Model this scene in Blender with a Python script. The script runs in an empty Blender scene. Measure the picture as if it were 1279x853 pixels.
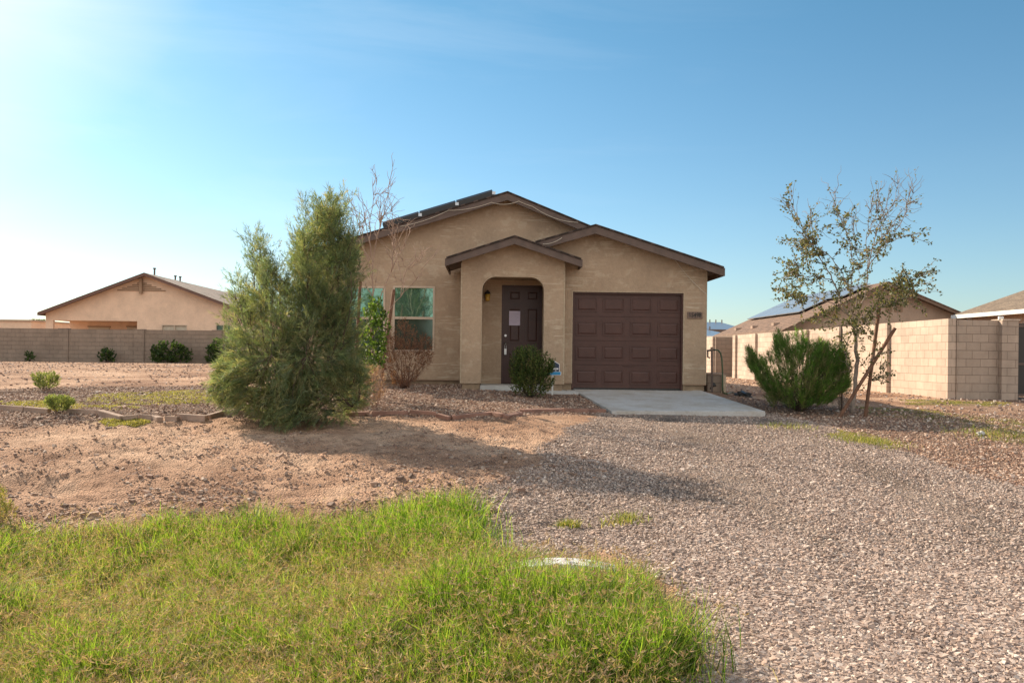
import bpy, bmesh, math, random
import numpy as np
from mathutils import Vector, Matrix
from mathutils.geometry import tessellate_polygon
random.seed(7); rng = np.random.default_rng(11)
S = bpy.context.scene
COL = S.collection
R = math.radians
# ------------------------------------------------------------------ camera model
F = 1050.0; CX = 639.5; HY = 443.4; YAW = R(1.5); ROLL = 0.0112; CZ = 1.6
cy_, sy_ = math.cos(YAW), math.sin(YAW)
def ray(px, py):
    a, b = px - CX, HY - py
    a, b = a - ROLL*b, b + ROLL*a
    u, v = a/F, b/F
    return (cy_*u + sy_, cy_ - sy_*u, v)
def P(px, py, Y):
    d = ray(px, py); t = Y/d[1]
    return Vector((d[0]*t, Y, CZ + d[2]*t))
def XZ(px, py, Y):
    p = P(px, py, Y); return (p.x, p.z)
# ------------------------------------------------------------------ terrain
_ys = np.array([-60, 3, 5.5, 7.5, 9.5, 11.5, 13.7, 15.3, 18.6, 22, 42, 3000.])
_xs = np.array([-3000, -6, -2.5, .3, 1.9, 5.0, 6.6, 12, 3000.])
_L = [-.1,-.25,-.28,-.12,.15,.4,.62,.72,.86,.9,1.04,1.04]
_M = [-.05,-.12,-.04,.06,.25,.45,.61,.70,.84,.9,1.0,1.04]
_D = [0,0,.06,.16,.28,.40,.49,.53,.82,.84,.86,.86]
_E = [-.05,0,.05,.12,.2,.32,.44,.51,.66,.68,.68,.68]
_F = [-.05,-.05,0,.05,.13,.26,.38,.46,.60,.66,.66,.66]
_T = np.array([_L,_L,_L,_M,_D,_D,_E,_F,_F])
def hbase(x, y):
    x = np.atleast_1d(np.asarray(x, float)); y = np.atleast_1d(np.asarray(y, float))
    i = np.clip(np.searchsorted(_xs, x)-1, 0, len(_xs)-2); j = np.clip(np.searchsorted(_ys, y)-1, 0, len(_ys)-2)
    a = np.clip((x-_xs[i])/(_xs[i+1]-_xs[i]), 0, 1); b = np.clip((y-_ys[j])/(_ys[j+1]-_ys[j]), 0, 1)
    a = a*a*(3-2*a)*.6 + a*.4
    return (_T[i,j]*(1-a)*(1-b)+_T[i+1,j]*a*(1-b)+_T[i,j+1]*(1-a)*b+_T[i+1,j+1]*a*b)
_g = rng.random((256,256))
def vnoise(x, y, s):
    x = np.asarray(x)/s+1000.3; y = np.asarray(y)/s+1000.7
    xi = np.floor(x).astype(int); yi = np.floor(y).astype(int); fx = x-xi; fy = y-yi
    fx = fx*fx*(3-2*fx); fy = fy*fy*(3-2*fy)
    g = lambda a, b: _g[a % 256, b % 256]
    return (g(xi,yi)*(1-fx)*(1-fy)+g(xi+1,yi)*fx*(1-fy)+g(xi,yi+1)*(1-fx)*fy+g(xi+1,yi+1)*fx*fy)*2-1
def G(px, py):
    d = ray(px, py); t = 1.6/max(1e-4, -d[2])
    for _ in range(60):
        z = float(hbase(d[0]*t, d[1]*t)[0]); t2 = (z-CZ)/min(-1e-4, d[2]); t = t*.5+t2*.5
    return Vector((d[0]*t, d[1]*t, CZ+d[2]*t))
def inpoly(x, y, poly):
    x = np.asarray(x); y = np.asarray(y); c = np.zeros(x.shape, bool); n = len(poly)
    for i in range(n):
        x1, y1 = poly[i]; x2, y2 = poly[(i+1) % n]
        if y1 == y2: continue
        c ^= ((y1 > y) != (y2 > y)) & (x < (x2-x1)*(y-y1)/(y2-y1)+x1)
    return c
def gpoly(pts): return [tuple(G(*p)[:2]) for p in pts]
def soft(x, y, poly, jit=.25):
    """0..1 mask of a ground zone with a ragged edge"""
    m = 0
    for k, (s, a) in enumerate(((1.1, jit), (.35, jit*.6), (.12, jit*.35))):
        pass
    dx = vnoise(x, y, .9)*jit + vnoise(x+50, y, .25)*jit*.5 + vnoise(x+9, y+3, .09)*jit*.2
    dy = vnoise(x, y+77, .9)*jit + vnoise(x, y+31, .25)*jit*.5 + vnoise(x+19, y+8, .09)*jit*.2
    r = 0.
    for ox, oy in ((0,0),(.08,.05),(-.08,.05),(.0,-.1)):
        r = r + inpoly(x+dx+ox, y+dy+oy, poly)*.25
    return r
Z_DRIVE = gpoly([(745,515),(955,512),(1040,534),(1120,560),(1279,607),(1700,700),(2200,1200),(800,1200),(800,853),(870,770),(760,690),(610,690),(592,650),(600,610),(680,575),(700,545)])
Z_YARDG = gpoly([(330,487),(470,485),(560,476),(730,480),(760,512),(745,517),(640,520),(460,517),(330,520)])
Z_LEFTG = gpoly([(-600,487),(0,487),(120,483),(330,484),(340,519),(200,520),(0,530),(-600,540)])
Z_RIGHTG = gpoly([(955,512),(900,492),(1010,505),(1130,513),(1279,520),(1900,530),(2400,760),(1500,660),(1279,607),(1120,560),(1040,534)])
Z_FARR = gpoly([(1130,500),(1279,492),(1900,492),(1900,535),(1279,522)])
Z_GRASS = [gpoly([(-500,655),(0,662),(60,668),(230,662),(400,655),(500,640),(560,632),(592,640),(590,668),(575,690),(600,712),(640,722),(760,722),(780,730),(800,750),(815,790),(818,840),(800,1000),(770,1400),(-1500,1400),(-1500,655)])]
W1 = [gpoly([(120,492),(230,488),(290,489),(300,500),(220,505),(110,502)]), gpoly([(0,503),(110,505),(190,507),(130,511),(0,510)]), gpoly([(120,520),(190,522),(185,530),(130,531)])]
W2 = [gpoly([(1080,508),(1150,512),(1300,528),(1400,545),(1260,552),(1150,524),(1070,517)]), gpoly([(1035,535),(1060,540),(1115,558),(1100,562),(1050,548)]), gpoly([(1130,498),(1250,503),(1250,509),(1140,506)])]
def h(x, y):
    x = np.atleast_1d(np.asarray(x, float)); y = np.atleast_1d(np.asarray(y, float))
    z = hbase(x, y)
    near = np.clip((26-y)/8, 0, 1)*np.clip((y+10)/5, 0, 1)
    dirt = near*(1-np.clip((x-.6)/1.2, 0, 1))*np.clip((14.3-y)/1, 0, 1)
    z = z + near*(vnoise(x, y, 1.7)*.02 + vnoise(x, y, .5)*.010)
    z = z + dirt*(vnoise(x*.6, y, .45)*.022 + vnoise(x+3, y*1.3, .18)*.022 + vnoise(x, y+7, .07)*.010 + vnoise(x*.3+y*.25, y, 1.2)*.05)
    for hx, hy, r, dp in HOLES: z = z - dp*np.exp(-(((x-hx)/r)**2+((y-hy)/(r*.6))**2))
    return z
HOLES = []
for px, py, r, dp in ((85,604,.45,.13),(30,600,.35,.06),(220,528,.25,.07),(560,520,.35,.04),(410,560,.5,.07)):
    q = G(px, py); HOLES.append((q.x, q.y, r, dp))
def gz(x, y): return float(h(x, y)[0])
def on(px, py):
    q = G(px, py); return Vector((q.x, q.y, gz(q.x, q.y)))
# ------------------------------------------------------------------ materials
def mat(name):
    m = bpy.data.materials.new(name); m.use_nodes = True; nt = m.node_tree
    return m, nt, nt.nodes['Principled BSDF']
def nd(nt, t, **kw):
    n = nt.nodes.new(t)
    for k, v in kw.items():
        if k in n.inputs: n.inputs[k].default_value = v
        else: setattr(n, k, v)
    return n
def ramp(nt, fac, stops):
    r = nt.nodes.new('ShaderNodeValToRGB'); nt.links.new(fac, r.inputs[0])
    e = r.color_ramp.elements
    while len(e) < len(stops): e.new(.5)
    for k, (p, c) in enumerate(stops):
        e[k].position = p; e[k].color = (*c, 1) if len(c) == 3 else c
    return r.outputs[0]
def coords(nt, sc=(1,1,1)):
    tc = nt.nodes.new('ShaderNodeTexCoord'); mp = nt.nodes.new('ShaderNodeMapping'); mp.inputs['Scale'].default_value = sc
    nt.links.new(tc.outputs['Object'], mp.inputs[0]); return mp.outputs[0]
def noise(nt, vec, scale, detail=4, rough=.6):
    n = nd(nt, 'ShaderNodeTexNoise', Scale=scale, Detail=detail, Roughness=rough); nt.links.new(vec, n.inputs['Vector']); return n.outputs['Fac']
def mixc(nt, f, a, b, mode='MIX'):
    m = nt.nodes.new('ShaderNodeMix'); m.data_type = 'RGBA'; m.blend_type = mode
    for s, v in ((0, f), (6, a), (7, b)):
        if hasattr(v, 'links'): nt.links.new(v, m.inputs[s])
        elif s == 0: m.inputs[0].default_value = v
        else: m.inputs[s].default_value = (*v, 1)
    return m.outputs[2]
def bump(nt, b, hgt, dist=.01, strength=1):
    n = nd(nt, 'ShaderNodeBump', Strength=strength, Distance=dist); nt.links.new(hgt, n.inputs['Height']); nt.links.new(n.outputs[0], b.inputs['Normal'])
def mx(nt, op, a, b):
    n = nt.nodes.new('ShaderNodeMath'); n.operation = op
    for i, v in enumerate((a, b)):
        if hasattr(v, 'links'): nt.links.new(v, n.inputs[i])
        else: n.inputs[i].default_value = v
    return n.outputs[0]
def plain(name, c, rough=.7, var=.12, sc=8, metal=0, bmp=.0, bs=60):
    m, nt, b = mat(name); v = coords(nt); n = noise(nt, v, sc)
    lo = tuple(x*(1-var) for x in c); hi = tuple(min(1, x*(1+var)) for x in c)
    nt.links.new(ramp(nt, n, [(.3, lo), (.7, hi)]), b.inputs['Base Color']); b.inputs['Roughness'].default_value = rough; b.inputs['Metallic'].default_value = metal
    if bmp: bump(nt, b, noise(nt, v, bs), bmp)
    return m
def stucco(name, c, marks=.5, light=(.60,.50,.37)):
    m, nt, b = mat(name); v = coords(nt)
    n1 = noise(nt, v, 1.3, 5, .62); n2 = noise(nt, v, 14, 4)
    base = ramp(nt, n1, [(.3, tuple(x*.78 for x in c)), (.52, c), (.72, tuple(x*1.15 for x in c))])
    base = mixc(nt, .35, base, ramp(nt, n2, [(.35, tuple(x*.85 for x in c)), (.65, tuple(x*1.15 for x in c))]))
    # thin horizontal trowel scars where the paint has worn off
    s = noise(nt, coords(nt, (1.6, 1.6, 26)), 1.5, 3, .5); s2 = noise(nt, coords(nt, (.6,.6,.8)), 1.7, 2)
    k = mx(nt, 'MULTIPLY', ramp(nt, s, [(.575, (0,0,0)), (.61, (1,1,1))]), ramp(nt, s2, [(.48, (0,0,0)), (.62, (1,1,1))]))
    p = noise(nt, coords(nt, (1,1,1.4)), 3.2, 5, .7)
    k2 = mx(nt, 'MULTIPLY', ramp(nt, p, [(.56, (0,0,0)), (.63, (1,1,1))]), .42)
    k = mx(nt, 'MULTIPLY', mx(nt, 'MAXIMUM', k, k2), marks)
    base = mixc(nt, k, base, light)
    nt.links.new(base, b.inputs['Base Color']); b.inputs['Roughness'].default_value = .92
    hh = mx(nt, 'ADD', noise(nt, v, 90, 3, .7), mx(nt, 'MULTIPLY', noise(nt, v, 18, 3), 1.5))
    bump(nt, b, hh, .007)
    return m
def blocks(name, c, mort, w=.406, hgt=.203, contrast=.10, off=0.):
    m, nt, b = mat(name)
    tc = nt.nodes.new('ShaderNodeTexCoord'); sp = nt.nodes.new('ShaderNodeSeparateXYZ'); cb = nt.nodes.new('ShaderNodeCombineXYZ')
    nt.links.new(tc.outputs['Object'], sp.inputs[0])
    nt.links.new(mx(nt, 'ADD', sp.outputs[0], mx(nt, 'ADD', sp.outputs[1], off)), cb.inputs[0]); nt.links.new(sp.outputs[2], cb.inputs[1])
    br = nt.nodes.new('ShaderNodeTexBrick'); nt.links.new(cb.outputs[0], br.inputs['Vector'])
    br.inputs['Scale'].default_value = 1; br.inputs['Brick Width'].default_value = w; br.inputs['Row Height'].default_value = hgt
    br.inputs['Mortar Size'].default_value = .006; br.inputs['Mortar Smooth'].default_value = .2
    br.inputs['Color1'].default_value = (*[x*(1-contrast) for x in c], 1); br.inputs['Color2'].default_value = (*[x*(1+contrast) for x in c], 1); br.inputs['Mortar'].default_value = (*mort, 1)
    v = coords(nt); n = noise(nt, v, 1.4, 6, .7)
    n3 = noise(nt, coords(nt, (1,1,.25)), 2.6, 5, .7)
    col = mixc(nt, .7, br.outputs['Color'], ramp(nt, n, [(.3, (.72,.70,.68)), (.7, (1.12,1.1,1.08))]), 'MULTIPLY')
    col = mixc(nt, .5, col, ramp(nt, n3, [(.35, (.8,.8,.8)), (.6, (1.05,1.05,1.05))]), 'MULTIPLY')
    nt.links.new(col, b.inputs['Base Color']); b.inputs['Roughness'].default_value = .95
    bump(nt, b, mx(nt, 'ADD', mx(nt, 'MULTIPLY', br.outputs['Fac'], -1.2), mx(nt, 'MULTIPLY', noise(nt, v, 70), .5)), .008)
    return m
def leafmat(name, trans=.4, rough=.55):
    m = bpy.data.materials.new(name); m.use_nodes = True; nt = m.node_tree; b = nt.nodes['Principled BSDF']
    a = nd(nt, 'ShaderNodeVertexColor', layer_name='Col'); b.inputs['Roughness'].default_value = rough
    b.inputs['Specular IOR Level'].default_value = .3
    nt.links.new(a.outputs[0], b.inputs['Base Color'])
    t = nt.nodes.new('ShaderNodeBsdfTranslucent'); c = mixc(nt, 1., a.outputs[0], (1.5,1.5,.8), 'MULTIPLY'); nt.links.new(c, t.inputs[0])
    s = nt.nodes.new('ShaderNodeMixShader'); s.inputs[0].default_value = trans
    nt.links.new(b.outputs[0], s.inputs[1]); nt.links.new(t.outputs[0], s.inputs[2]); nt.links.new(s.outputs[0], nt.nodes['Material Output'].inputs[0])
    return m
def colmat(name, rough=.85, bmp=0):
    m, nt, b = mat(name); a = nd(nt, 'ShaderNodeVertexColor', layer_name='Col'); b.inputs['Roughness'].default_value = rough
    v = coords(nt); n = noise(nt, v, 120, 3)
    nt.links.new(mixc(nt, .5, a.outputs[0], ramp(nt, n, [(.3, (.75,.75,.75)), (.7, (1.2,1.2,1.2))]), 'MULTIPLY'), b.inputs['Base Color'])
    return m
TAN = (.435,.32,.22)
M_ST = stucco('house_stucco', TAN, .85)
M_BEAD = plain('worn_sheen_corner_stucco', (.46,.37,.26), .9, .18, 20, bmp=.003)
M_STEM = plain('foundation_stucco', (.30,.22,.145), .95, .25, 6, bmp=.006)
M_PEACH = stucco('neighbour_stucco', (.76,.56,.41), 0)
M_GREIGE = stucco('far_stucco', (.46,.34,.255), 0)
M_TRIM = plain('brown_trim_paint', (.115,.078,.062), .6, .2, 5, bmp=.002, bs=30)
M_DOOR = plain('brown_door_paint', (.060,.025,.019), .45, .15, 4)
M_GDOOR = plain('garage_door_paint', (.074,.030,.022), .5, .15, 3, bmp=.0015, bs=90)
M_CONC = plain('pale_concrete', (.50,.49,.46), .9, .10, 2.5, bmp=.002, bs=140)
M_EDGE = plain('edging_concrete', (.33,.235,.18), .95, .25, 7, bmp=.006, bs=70)
M_EDGE2 = plain('edging_red', (.27,.15,.11), .95, .25, 7, bmp=.006, bs=70)
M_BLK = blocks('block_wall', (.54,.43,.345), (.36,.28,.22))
M_BLKD = blocks('shaded_block_wall', (.30,.235,.185), (.23,.18,.14), contrast=.05)  # darkest block copy, with the shade of unlit walls put into its colour
M_BLKF = blocks('front_block_wall', (.42,.335,.27), (.27,.21,.165), off=.1, contrast=.07)  # darker copy of the sunlit block; shade of the road face is in the colour
M_VINYL = plain('tan_vinyl', (.55,.44,.33), .5, .05)
M_WHITE = plain('white_plastic', (.75,.75,.72), .5, .05)
M_BLACK = plain('black_metal', (.02,.018,.016), .4, .1)
M_STEEL = plain('brushed_steel', (.5,.5,.5), .3, .05, metal=1)
M_WIRE = plain('pale_cable', (.62,.55,.44), .7, .05)
M_WOOD = plain('stake_wood', (.17,.085,.05), .85, .35, 12, bmp=.003)
M_GREYBARK = plain('grey_bark', (.27,.22,.18), .95, .3, 18, bmp=.004)
M_BARK = plain('brown_bark', (.10,.07,.05), .95, .35, 20, bmp=.004)
M_DEADW = plain('bleached_twig', (.36,.25,.19), .95, .25, 12)
M_RUST = plain('rusty_twig', (.17,.085,.055), .95, .35, 12)
M_LEAF = leafmat('leaf'); M_NEEDLE = leafmat('needle', .48, .6); M_DRY = leafmat('dry_leaf', .3, .8)
M_GRASS = leafmat('grass_blade', .5, .5)
M_STONE = colmat('stone')
M_AMBER = plain('amber_glass', (.55,.33,.06), .25, .1)
M_LOUVRE = plain('louvre_paint', (.30,.20,.13), .8, .1)
M_DARK = plain('dark_interior', (.03,.027,.024), .8, .1)
M_CURT = plain('blind_cloth', (.5,.45,.36), .8, .1)
def shingle(name, c1, c2, sw=.3, sh=.14):
    m, nt, b = mat(name)
    v = coords(nt); br = nt.nodes.new('ShaderNodeTexBrick'); nt.links.new(v, br.inputs['Vector'])
    return m, nt, b, br
def roofmat(name, c, sc=1., row=.3):
    m, nt, b = mat(name); v = coords(nt)
    tc = nt.nodes.new('ShaderNodeTexCoord'); sp = nt.nodes.new('ShaderNodeSeparateXYZ'); cb = nt.nodes.new('ShaderNodeCombineXYZ')
    nt.links.new(tc.outputs['Object'], sp.inputs[0]); nt.links.new(sp.outputs[1], cb.inputs[0]); nt.links.new(sp.outputs[0], cb.inputs[1])
    br = nt.nodes.new('ShaderNodeTexBrick'); nt.links.new(cb.outputs[0], br.inputs['Vector'])
    br.inputs['Scale'].default_value = 1; br.inputs['Brick Width'].default_value = row*1.1; br.inputs['Row Height'].default_value = row; br.inputs['Mortar Size'].default_value = .025
    br.inputs['Color1'].default_value = (*[x*.75 for x in c], 1); br.inputs['Color2'].default_value = (*[x*1.2 for x in c], 1); br.inputs['Mortar'].default_value = (*[x*.4 for x in c], 1)
    n = noise(nt, v, 1.5, 5)
    nt.links.new(mixc(nt, .5, br.outputs['Color'], ramp(nt, n, [(.3, (.8,.8,.8)), (.7, (1.15,1.15,1.15))]), 'MULTIPLY'), b.inputs['Base Color'])
    b.inputs['Roughness'].default_value = .9
    bump(nt, b, mx(nt, 'MULTIPLY', br.outputs['Fac'], -1.), .02)
    return m
M_SHING = roofmat('dark_shingle', (.085,.06,.05), row=.15)
M_TILE = roofmat('grey_brown_tile', (.26,.205,.17), row=.36)
M_TILE2 = roofmat('brown_shingle', (.22,.135,.09), row=.2)
M_TILE3 = roofmat('olive_shingle', (.24,.18,.125), row=.2)
def glassmat(name, c, metal=.75, rough=.03):
    m, nt, b = mat(name); v = coords(nt); b.inputs['Base Color'].default_value = (*c, 1); b.inputs['Metallic'].default_value = metal; b.inputs['Roughness'].default_value = rough
    bump(nt, b, noise(nt, v, 1.2, 2), .01, .5)
    return m
M_GLASS = glassmat('green_reflection_glass', (.20,.36,.28)); M_GLASSD = glassmat('screened_glass', (.09,.13,.11), .6, .12)  # upper pane's green is the reflection of foliage put into the glass colour
M_PV = glassmat('solar_cell', (.05,.07,.10), .5, .08); M_PVB = glassmat('pale_solar_glass', (.40,.43,.45), .7, .3)
# ------------------------------------------------------------------ mesh helpers
def link(name, me, m, parent=None):
    o = bpy.data.objects.new(name, me); COL.objects.link(o)
    if m is not None:
        for k in (m if isinstance(m, (list, tuple)) else [m]): me.materials.append(k)
    if parent: 
        o.parent = parent; o.matrix_parent_inverse = parent.matrix_world.inverted() if False else Matrix.Translation(-parent.location)
    return o
def tag(o, label, cat, group=None):
    o['label'] = label; o['category'] = cat
    if group: o['group'] = group
    return o
def thing(name, label, cat, loc=(0,0,0), group=None):
    o = bpy.data.objects.new(name, None); COL.objects.link(o); o.location = loc; o.empty_display_size = .1
    return tag(o, label, cat, group)
def kind(o, k, label=None):
    o['kind'] = k
    if label: o['label'] = label
    return o
class MB:
    def __init__(s): s.v = []; s.f = []; s.mi = []; s.sm = False
    def add(s, vs, fs, mi=0):
        n = len(s.v); s.v += [tuple(p) for p in vs]; s.f += [tuple(i+n for i in f) for f in fs]; s.mi += [mi]*len(fs); return s
    def box(s, x0, x1, y0, y1, z0, z1, mi=0):
        return s.add([(x0,y0,z0),(x1,y0,z0),(x1,y1,z0),(x0,y1,z0),(x0,y0,z1),(x1,y0,z1),(x1,y1,z1),(x0,y1,z1)],
                     [(0,3,2,1),(4,5,6,7),(0,1,5,4),(1,2,6,5),(2,3,7,6),(3,0,4,7)], mi)
    def prism(s, outer, y0, y1, holes=(), mi=0):
        """polygon(s) in XZ extruded from y0 to y1"""
        loops = [outer]+list(holes); flat = [p for l in loops for p in l]; n = len(flat)
        tris = tessellate_polygon([[Vector((p[0], p[1], 0)) for p in l] for l in loops])
        vs = [(p[0], y0, p[1]) for p in flat]+[(p[0], y1, p[1]) for p in flat]
        fs = [tuple(t) for t in tris]+[tuple(i+n for i in reversed(t)) for t in tris]
        k = 0
        for l in loops:
            m = len(l)
            for i in range(m):
                a, b = k+i, k+(i+1) % m; fs.append((a, b, b+n, a+n))
            k += m
        return s.add(vs, fs, mi)
    def tube(s, pts, rad, n=6, mi=0):
        pts = [Vector(p) for p in pts]
        if not hasattr(rad, '__len__'): rad = [rad]*len(pts)
        rings = []; t0 = None; u = Vector((1,0,0))
        for i, p in enumerate(pts):
            t = (pts[min(i+1, len(pts)-1)]-pts[max(i-1, 0)])
            t = t.normalized() if t.length > 1e-9 else Vector((0,0,1))
            u = u-t*u.dot(t)
            if u.length < 1e-3: u = t.orthogonal()
            u.normalize(); w = t.cross(u)
            rings.append([p+(u*math.cos(a*math.tau/n)+w*math.sin(a*math.tau/n))*rad[i] for a in range(n)])
        vs = [q for r in rings for q in r]; fs = []
        for i in range(len(rings)-1):
            for a in range(n):
                b = (a+1) % n; fs.append((i*n+a, i*n+b, (i+1)*n+b, (i+1)*n+a))
        fs.append(tuple(range(n))[::-1]); fs.append(tuple((len(rings)-1)*n+a for a in range(n)))
        return s.add(vs, fs, mi)
    def bar(s, p, q, w, hgt=None, mi=0):
        hgt = hgt or w; p, q = Vector(p), Vector(q); t = (q-p).normalized(); u = t.cross(Vector((0,0,1)))
        if u.length < 1e-3: u = Vector((1,0,0))
        u.normalize(); v = u.cross(t)
        c = [(-1,-1),(1,-1),(1,1),(-1,1)]
        vs = [o+u*a*w/2+v*b*hgt/2 for o in (p, q) for a, b in c]
        return s.add(vs, [(0,1,2,3),(7,6,5,4),(0,4,5,1),(1,5,6,2),(2,6,7,3),(3,7,4,0)], mi)
    def build(s, name, m, parent=None, smooth=False, bevel=0):
        me = bpy.data.meshes.new(name); me.from_pydata(s.v, [], s.f); me.update()
        bm = bmesh.new(); bm.from_mesh(me); bmesh.ops.recalc_face_normals(bm, faces=bm.faces); bm.to_mesh(me); bm.free()
        o = link(name, me, m, parent)
        if any(s.mi): me.polygons.foreach_set('material_index', s.mi)
        if smooth: me.polygons.foreach_set('use_smooth', [True]*len(me.polygons))
        if bevel:
            b = o.modifiers.new('bevel', 'BEVEL'); b.width = bevel; b.segments = 2; b.limit_method = 'ANGLE'
        return o
def bigmesh(name, V, Fc, m, col=None, parent=None, flat=False):
    """V (n,3); Fc (k,c) faces; col (n,3)"""
    me = bpy.data.meshes.new(name); V = np.asarray(V, np.float32); Fc = np.asarray(Fc, np.int32); k, c = Fc.shape
    me.vertices.add(len(V)); me.vertices.foreach_set('co', V.ravel())
    me.loops.add(k*c); me.loops.foreach_set('vertex_index', Fc.ravel())
    me.polygons.add(k); me.polygons.foreach_set('loop_start', np.arange(0, k*c, c, dtype=np.int32))
    try: me.polygons.foreach_set('loop_total', np.full(k, c, np.int32))
    except Exception: pass
    me.update(calc_edges=True)
    if flat: me.polygons.foreach_set('use_smooth', [False]*k)
    if col is not None:
        a = me.color_attributes.new('Col', 'FLOAT_COLOR', 'POINT'); cc = np.ones((len(V), 4), np.float32); cc[:, :3] = col; a.data.foreach_set('color', cc.ravel())
    return link(name, me, m, parent)
def nrm(a): return a/np.maximum(1e-9, np.linalg.norm(a, axis=-1, keepdims=True))
def pal(n, cols, jit=.15, warm=False):
    cols = np.array(cols, float)*(np.array([.97,.885,.81]) if warm else 1)*(1.03 if warm else 1); c = cols[rng.integers(0, len(cols), n)]; return np.clip(c*(1+rng.normal(0, jit, (n, 1))), .003, .95)
def leaves(name, p, d, L, W, cols, m, parent=None, bend=.0):
    """diamond leaves: base p, direction d"""
    n = len(p); d = nrm(d); s = nrm(np.cross(d, rng.normal(size=(n, 3)))); L = np.broadcast_to(L, n)[:, None]; W = np.broadcast_to(W, n)[:, None]
    nn = np.cross(d, s)
    V = np.stack([p, p+d*L*.45+s*W*.5, p+d*L+nn*L*bend, p+d*L*.45-s*W*.5], 1).reshape(-1, 3)
    return bigmesh(name, V, np.arange(4*n).reshape(n, 4), m, np.repeat(cols, 4, 0), parent)
print('helpers ok')
# ------------------------------------------------------------------ ground sheet
def axis(segs):
    out = []
    for a, b, st in segs: out += list(np.arange(a, b-1e-6, st))
    return np.array(out+[segs[-1][1]])
gx = np.concatenate([-np.geomspace(2500, 16, 26), axis([(-15, -9, .25), (-9, -5.5, .08), (-5.5, 7.5, .045), (7.5, 16, .15)]), np.geomspace(17, 2500, 26)])
gy = np.concatenate([-np.geomspace(400, 3, 12), axis([(-2, 2.5, .3), (2.5, 9.5, .04), (9.5, 15, .05), (15, 22, .12), (22, 45, .5)]), np.geomspace(47, 3000, 26)])
X, Y = np.meshgrid(gx, gy); xf, yf = X.ravel(), Y.ravel(); zf = h(xf, yf)
nx, ny = len(gx), len(gy)
idx = np.arange(nx*ny).reshape(ny, nx)
Fc = np.stack([idx[:-1,:-1], idx[:-1,1:], idx[1:,1:], idx[1:,:-1]], -1).reshape(-1, 4)
def clampf(a): return np.clip(a, 0, 1)
mk_drive = soft(xf, yf, Z_DRIVE, .18); mk_gar = np.maximum(soft(xf, yf, Z_YARDG, .06), soft(xf, yf, Z_LEFTG, .25)); mk_r = np.maximum(soft(xf, yf, Z_RIGHTG, .2), .55*soft(xf, yf, Z_FARR, .4))
mk_weed = np.zeros_like(xf)
for w in W1+W2: mk_weed = np.maximum(mk_weed, soft(xf, yf, w, .3)*clampf(.75+vnoise(xf, yf, .3)*.9))
for w in Z_GRASS: mk_weed = np.maximum(mk_weed, soft(xf, yf, w, .15)*.6)
M_GROUND, nt, b = mat('desert_ground')
a = nd(nt, 'ShaderNodeVertexColor', layer_name='Col'); sp = nt.nodes.new('ShaderNodeSeparateColor'); nt.links.new(a.outputs[0], sp.inputs[0])
v = coords(nt)
dl = ramp(nt, noise(nt, v, .55, 6, .65), [(.36, (.27,.155,.10)), (.5, (.45,.285,.19)), (.64, (.62,.43,.30))])
dd = ramp(nt, noise(nt, v, 7, 6, .72), [(.34, (.50,.46,.44)), (.48, (.95,.94,.93)), (.66, (1.15,1.12,1.10))])
dirt = mixc(nt, .85, dl, dd, 'MULTIPLY')
vo = nd(nt, 'ShaderNodeTexVoronoi', Scale=42); nt.links.new(v, vo.inputs['Vector'])
vo2 = nd(nt, 'ShaderNodeTexVoronoi', Scale=75); nt.links.new(v, vo2.inputs['Vector'])
sp2 = nt.nodes.new('ShaderNodeSeparateColor'); nt.links.new(vo.outputs['Color'], sp2.inputs[0])
peb = ramp(nt, sp2.outputs[0], [(0, (.14,.10,.08)), (.35, (.28,.20,.16)), (.7, (.40,.31,.25)), (1, (.58,.50,.44))])
pebr = ramp(nt, sp2.outputs[0], [(0, (.12,.07,.05)), (.4, (.25,.155,.11)), (.75, (.36,.25,.19)), (1, (.55,.45,.38))])
big = ramp(nt, noise(nt, v, .8, 5, .6), [(.35, (.82,.8,.78)), (.65, (1.08,1.06,1.04))])
c = mixc(nt, sp.outputs[0], dirt, mixc(nt, .6, mixc(nt, .8, peb, big, 'MULTIPLY'), ramp(nt, noise(nt, v, .9, 6, .7), [(.42, (.13,.10,.08)), (.60, (.36,.285,.235))])))  # dark end of the ramp paints shade in the gaps between stones
c = mixc(nt, mx(nt, 'MULTIPLY', sp.outputs[1], .92), c, mixc(nt, .55, pebr, (.21,.145,.11)))  # bed ground darkened too, for the shade between its stones
wd = ramp(nt, noise(nt, v, 9, 5, .7), [(.3, (.10,.09,.035)), (.6, (.22,.20,.07)), (.75, (.38,.28,.16))])
c = mixc(nt, sp.outputs[2], c, wd)
nt.links.new(c, b.inputs['Base Color']); b.inputs['Roughness'].default_value = .97; b.inputs['Specular IOR Level'].default_value = .15
hg = mx(nt, 'ADD', mx(nt, 'MULTIPLY', vo.outputs['Distance'], -1.4), mx(nt, 'ADD', noise(nt, v, 22, 6, .75), mx(nt, 'MULTIPLY', noise(nt, v, 5, 4), 1.5)))
bump(nt, b, hg, .03, .9)
cols = np.stack([mk_drive, np.maximum(mk_gar, mk_r)*(1-mk_drive), mk_weed], 1)
g = bigmesh('ground', np.stack([xf, yf, zf], 1), Fc, M_GROUND, cols); kind(g, 'structure'); g.data.polygons.foreach_set('use_smooth', [True]*len(g.data.polygons))
print('ground', len(xf))
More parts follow.
